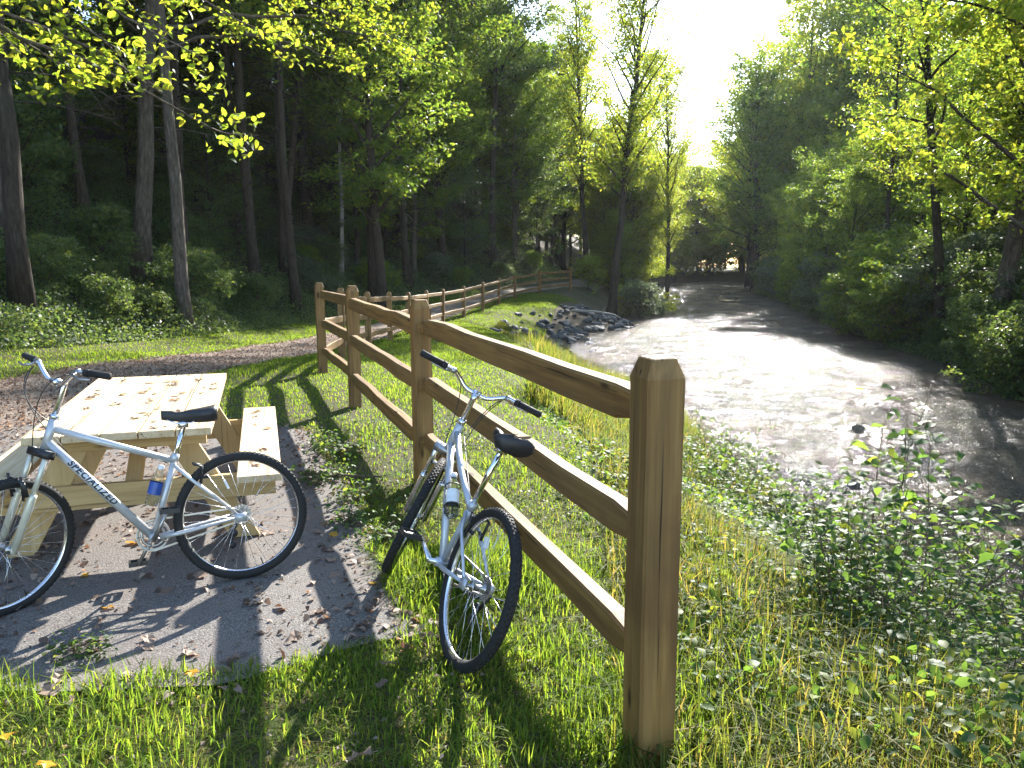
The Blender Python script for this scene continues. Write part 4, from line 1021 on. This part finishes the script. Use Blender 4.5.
    dr = MB(); d0 = ra + Vector((.005, -.07, -.025)); dr.tube([d0, d0 + Vector((.035, 0, -.055)), d0 + Vector((.055, .022, -.13))], [.012, .010, .007], 8)
    for zz_ in (-.075, -.135): dr.revolve([(.0, .018), (.022, .018), (.022, .026), (.0, .026)], d0 + Vector((.04 + .012 * (zz_ < -.1), 0, zz_)), 16, False)
    dr.build('derailleur', M['black'], root, True)
    if spec.get('cage'):
        cg = MB(); al = (bb - dt0).normalized(); nr = al.cross(Vector((0, 1, 0))); nr = nr if nr.z > 0 else -nr; c0 = dt0 + al * spec['cage_at'] + nr * (spec['dt'] + .040)
        for d_ in (-.05, .06): 
            a_, b_ = nr, Vector((0, 1, 0)); cg.tube([c0 + al * d_ + (a_ * math.cos(t_) + b_ * math.sin(t_)) * .039 for t_ in np.linspace(R_(200), R_(520), 20)], .003, 5)
        for s_ in (-1, 1): cg.tube([c0 - al * .05 + Vector((0, s_ * .02, 0)) - nr * .036, c0 + al * .09 + Vector((0, s_ * .02, 0)) - nr * .036, c0 + al * .095 + Vector((0, s_ * .012, 0)), ], .003, 5)
        cg.build('bottle_cage', M['black'], root, True)
    if spec.get('stand'):
        ks = MB(); k0 = bb + Vector((-.09, .05, -.02)); ks.tube([k0, k0 + Vector((-.19, .05, -.015)), k0 + Vector((-.21, .055, -.02))], [.009, .008, .008], 8); ks.build('kickstand', M['alu'], root, True)
    return root, dict(bb=bb, dt0=dt0, st=st, st_dir=st_dir, st0=bb)
QL = [-1.433, 4.098, -2.69, .135, .667, 1.09, .342, .918, .227, 1.121, .329, .053, .075]
QR = [-.259, 3.147, 1.957, .369, -.453, 1.056, .344, .966, .233, 1.081, .336, .083, .058]
bl, kl = make_bike('bicycle', 'silver mountain bicycle with black lettering leaning against the picnic table', QL,
    dict(paint='paint_silver', hb=.80, ht=.925, st=.70, dt=.0215, fork='fork_pale', stem='alu', bar='alu', saddle_w=.075, crank=-62, text='SPECIALIZED', stand=False))
br_, kr = make_bike('bicycle', 'silver blue bicycle with wide padded saddle leaning against the fence rails', QR,
    dict(paint='paint_blue', hb=.77, ht=.90, st=.62, dt=.019, fork='alu', stem='alu', bar='chrome', saddle_w=.098, crank=200, cage=True, cage_at=.33, curve=True, stand=False))
# bottles held by the bicycles
def bottle(root, p, axis_v, label, lab_mat, name='water_bottle', h=.20, r=.033):
    Mw = Matrix.Translation(root.location) @ root.rotation_euler.to_matrix().to_4x4()
    up = (Mw.to_3x3() @ axis_v).normalized(); pos = Mw @ p
    e = empty(name, pos, label, 'bottle'); e.rotation_euler = up.to_track_quat('Z', 'Y').to_euler()
    def lathe(pr, nm, m):
        mb = MB(); mb.revolve([(r_, z_) for r_, z_ in pr], (0, 0, 0), 24, False); mb.v = [(v[0], v[2], v[1]) for v in mb.v]; mb.f = [f[::-1] for f in mb.f]; return mb.build(nm, m, e, True)
    lathe([(0, 0), (r * .85, 0), (r, .008), (r, h * .25), (r * .93, h * .28), (r, h * .31), (r, h * .70), (r * .9, h * .78), (r * .45, h * .92), (r * .4, h)], 'bottle_body', M['clear'])
    lathe([(r * 1.02, h * .30), (r * 1.02, h * .62)], 'bottle_label', M[lab_mat])
    lathe([(r * .46, h * .955), (r * .48, h * 1.0), (r * .46, h * 1.06), (0, h * 1.06)], 'cap', M['white_plastic'])
    wv = lathe([(0, .004), (r * .9, .004), (r * .95, h * .55), (0, h * .55)], 'water_fill', M['clear'])
    return e
sdv = kl['st_dir']; nrm = Vector((math.sin(R_(72)), 0, math.cos(R_(72))))
bottle(bl, kl['bb'] + sdv * .155 + nrm * .053, sdv, 'clear water bottle with blue label on the silver bicycle by the table', 'label_blue')
al = (kr['dt0'] - kr['bb']).normalized(); nr = al.cross(Vector((0, 1, 0))); nr = nr if nr.z > 0 else -nr
bottle(br_, kr['dt0'] - al * .445 + nr * .062, al, 'clear plastic bottle in the cage of the bicycle at the fence', 'white_plastic', h=.22)
#</bikes>
# ------------------------------------------------------------------ rocks, weeds, twigs
def rock_mesh(seed):
    import bmesh
    r = np.random.default_rng(seed); bm = bmesh.new(); bmesh.ops.create_icosphere(bm, subdivisions=2, radius=.5)
    pl = r.normal(size=(9, 3)); pl /= np.linalg.norm(pl, axis=1, keepdims=True); dd = r.uniform(.24, .42, 9); sc_ = r.uniform(.7, 1.2, 3)
    for v in bm.verts:
        p = np.array(v.co)
        for k in range(9):
            e_ = p @ pl[k] - dd[k]
            if e_ > 0: p = p - pl[k] * e_
        v.co = Vector(p * sc_ * np.array([1.2, 1, .75]))
    me = bpy.data.meshes.new('rock'); bm.to_mesh(me); bm.free(); me.materials.append(M['rock']); return me
RM = [rock_mesh(400 + k) for k in range(7)]
rng = np.random.default_rng(23); n = 0
while n < 240:
    y = rng.uniform(31.5, 48.5); t_ = rng.random(); x = float(xL(y)) + .3 - t_ * np.interp(y, [31, 36, 44, 49], [3.2, 4.8, 5.8, 3.5])
    s_ = rng.uniform(.2, .68) * (1.1 - .35 * t_); o = bpy.data.objects.new('rock', RM[n % 7]); COL.objects.link(o)
    o.location = (x, y, groundz(x, y) + .08 * s_); o.rotation_euler = (rng.uniform(-.5, .5), rng.uniform(-.5, .5), rng.uniform(0, 6.28)); o.scale = (s_,) * 3
    tag(o, 'grey angular rock in the pile protecting the river bank', 'rock', 'rocks piled on the bank'); n += 1
for k in range(26):
    y = rng.uniform(15, 31); x = float(xL(y)) + rng.uniform(-.7, .05); s_ = rng.uniform(.2, .5); o = bpy.data.objects.new('rock', RM[k % 7]); COL.objects.link(o)
    o.location = (x, y, groundz(x, y) + .05); o.rotation_euler = (rng.uniform(-.5, .5), rng.uniform(-.5, .5), rng.uniform(0, 6.28)); o.scale = (s_,) * 3
    tag(o, 'half hidden grey rock at the water edge below the weeds', 'rock', 'rocks along the water edge')

def weed_mesh(seed, H, nst, leaf, per):
    r = np.random.default_rng(seed); sb = MB(); C = []; N = []
    for k in range(nst):
        a = r.uniform(0, 6.28); lp = curve((r.normal() * .06, r.normal() * .06, -.05), (math.cos(a) * .35, math.sin(a) * .35, 1), H * r.uniform(.6, 1.1), 7, r, .1, .12)
        sb.tube(lp, [.007 * (1 - .75 * q / 7) for q in range(8)], 5, False)
        for q in range(per):
            u = r.uniform(.2, 1); i_ = min(int(u * 7), 6); f_ = u * 7 - i_; b0 = lp[i_] * (1 - f_) + lp[i_ + 1] * f_; an = q * 2.4; out = np.array([math.cos(an), math.sin(an), .25]); L = r.uniform(.08, .28) * (1.1 - .5 * u)
            tw = curve(b0, out, L, 2, r, .1, .3); sb.tube(tw, [.003, .0025, .002], 3, False)
            for e_ in range(3): C.append(tw[-1] + r.normal(size=3) * [.06, .06, .03]); N.append(r.normal(size=3) * .4 + [0, 0, 1] + out * .3)
    V, Fq = fine_leaf_arrays(np.array(C), np.array(N), leaf, r, .62, .2)
    sm_ = sb.mesh('stem', True); lm_ = fastmesh('foliage', V, Fq); sm_.materials.append(M['twig']); lm_.materials.append(M['weed_leaf']); return sm_, lm_
WK = [weed_mesh(500, 1.25, 5, .065, 12), weed_mesh(501, .8, 7, .06, 12), weed_mesh(502, 1.5, 3, .075, 13), weed_mesh(503, .28, 7, .055, 7)]
def weed(k, x, y, label, group=None, s_=1., rz=0.):
    e = empty('leafy_weed', (x, y, groundz(x, y)), label, 'plant', group, (0, 0, rz)); e.scale = (s_,) * 3
    for nm, me_ in zip(('stem', 'foliage'), WK[k]): link(nm, me_, None, e)
weed(2, 3.45, 7.4, 'tallest weed stem standing up against the glittering water', s_=1.75, rz=.5)
wr = np.random.default_rng(77)
for k in range(74):
    y = wr.uniform(3.6, 8.4) if k < 40 else wr.uniform(8.4, 15); t_ = wr.uniform(.1, 2.9 if y > 5 else 2.4) if y < 8.4 else wr.uniform(0, 1.7); x = float(xL(y)) - t_
    if x / y > .82 or x < 1.6: x = wr.uniform(.42, .72) * y
    weed([0, 2, 1, 0][k % 4], x, y, 'broad leaved weed on the bank between the big fence post and the river', 'leafy weeds on the near bank', wr.uniform(.7, 1.5) * (1 if y < 8.4 else .8) * (.7 if y < 5 else 1), k * 1.7)
for k, (x, y) in enumerate([(-1.35, 6.1), (-1.15, 5.5), (-1.5, 6.6), (-1.0, 5.0), (-1.75, 7.2), (-.8, 4.6), (-1.45, 5.9), (-1.65, 6.9)]):
    weed(3, x, y, 'low leafy weed sprouting along the edge of the pavement', 'weeds at the pavement edge', rng.uniform(.5, .85), k * 2.1)
weed(3, -1.85, 3.28, 'lone green tuft sprouting through the pavement in front of the silver bicycle', None, .5, 1.0)
# bare twig lying on the pavement and driftwood on the rocks
tb = MB(); cpts = curve((-1.62, 6.05, groundz(-1.62, 6.05) + .035), (1, -.12, 0), .62, 6, rng, .06); cpts[:, 2] = groundz(-1.4, 6) + .04; tb.tube(cpts, [.016, .015, .014, .012, .011, .009, .006], 7)
tag(tb.build('fallen_twig', M['twig'], sm=True), 'short bare stick lying on the leafy pavement near the fence', 'stick')
tb = MB(); b0 = (3.2, 42.5, groundz(3.2, 42.5) + .35); dpts = curve(b0, (1, -.6, .25), 3.0, 8, rng, .12, .2); tb.tube(dpts, [.07 * (1 - .08 * k) for k in range(9)], 7)
for k in (3, 5): tb.tube(curve(dpts[k], rng.normal(size=3), .9, 3, rng, .1), [.03, .025, .02, .01], 5)
tag(tb.build('driftwood', M['bark_pale'], sm=True), 'bleached driftwood branch stranded on the rock pile', 'driftwood')
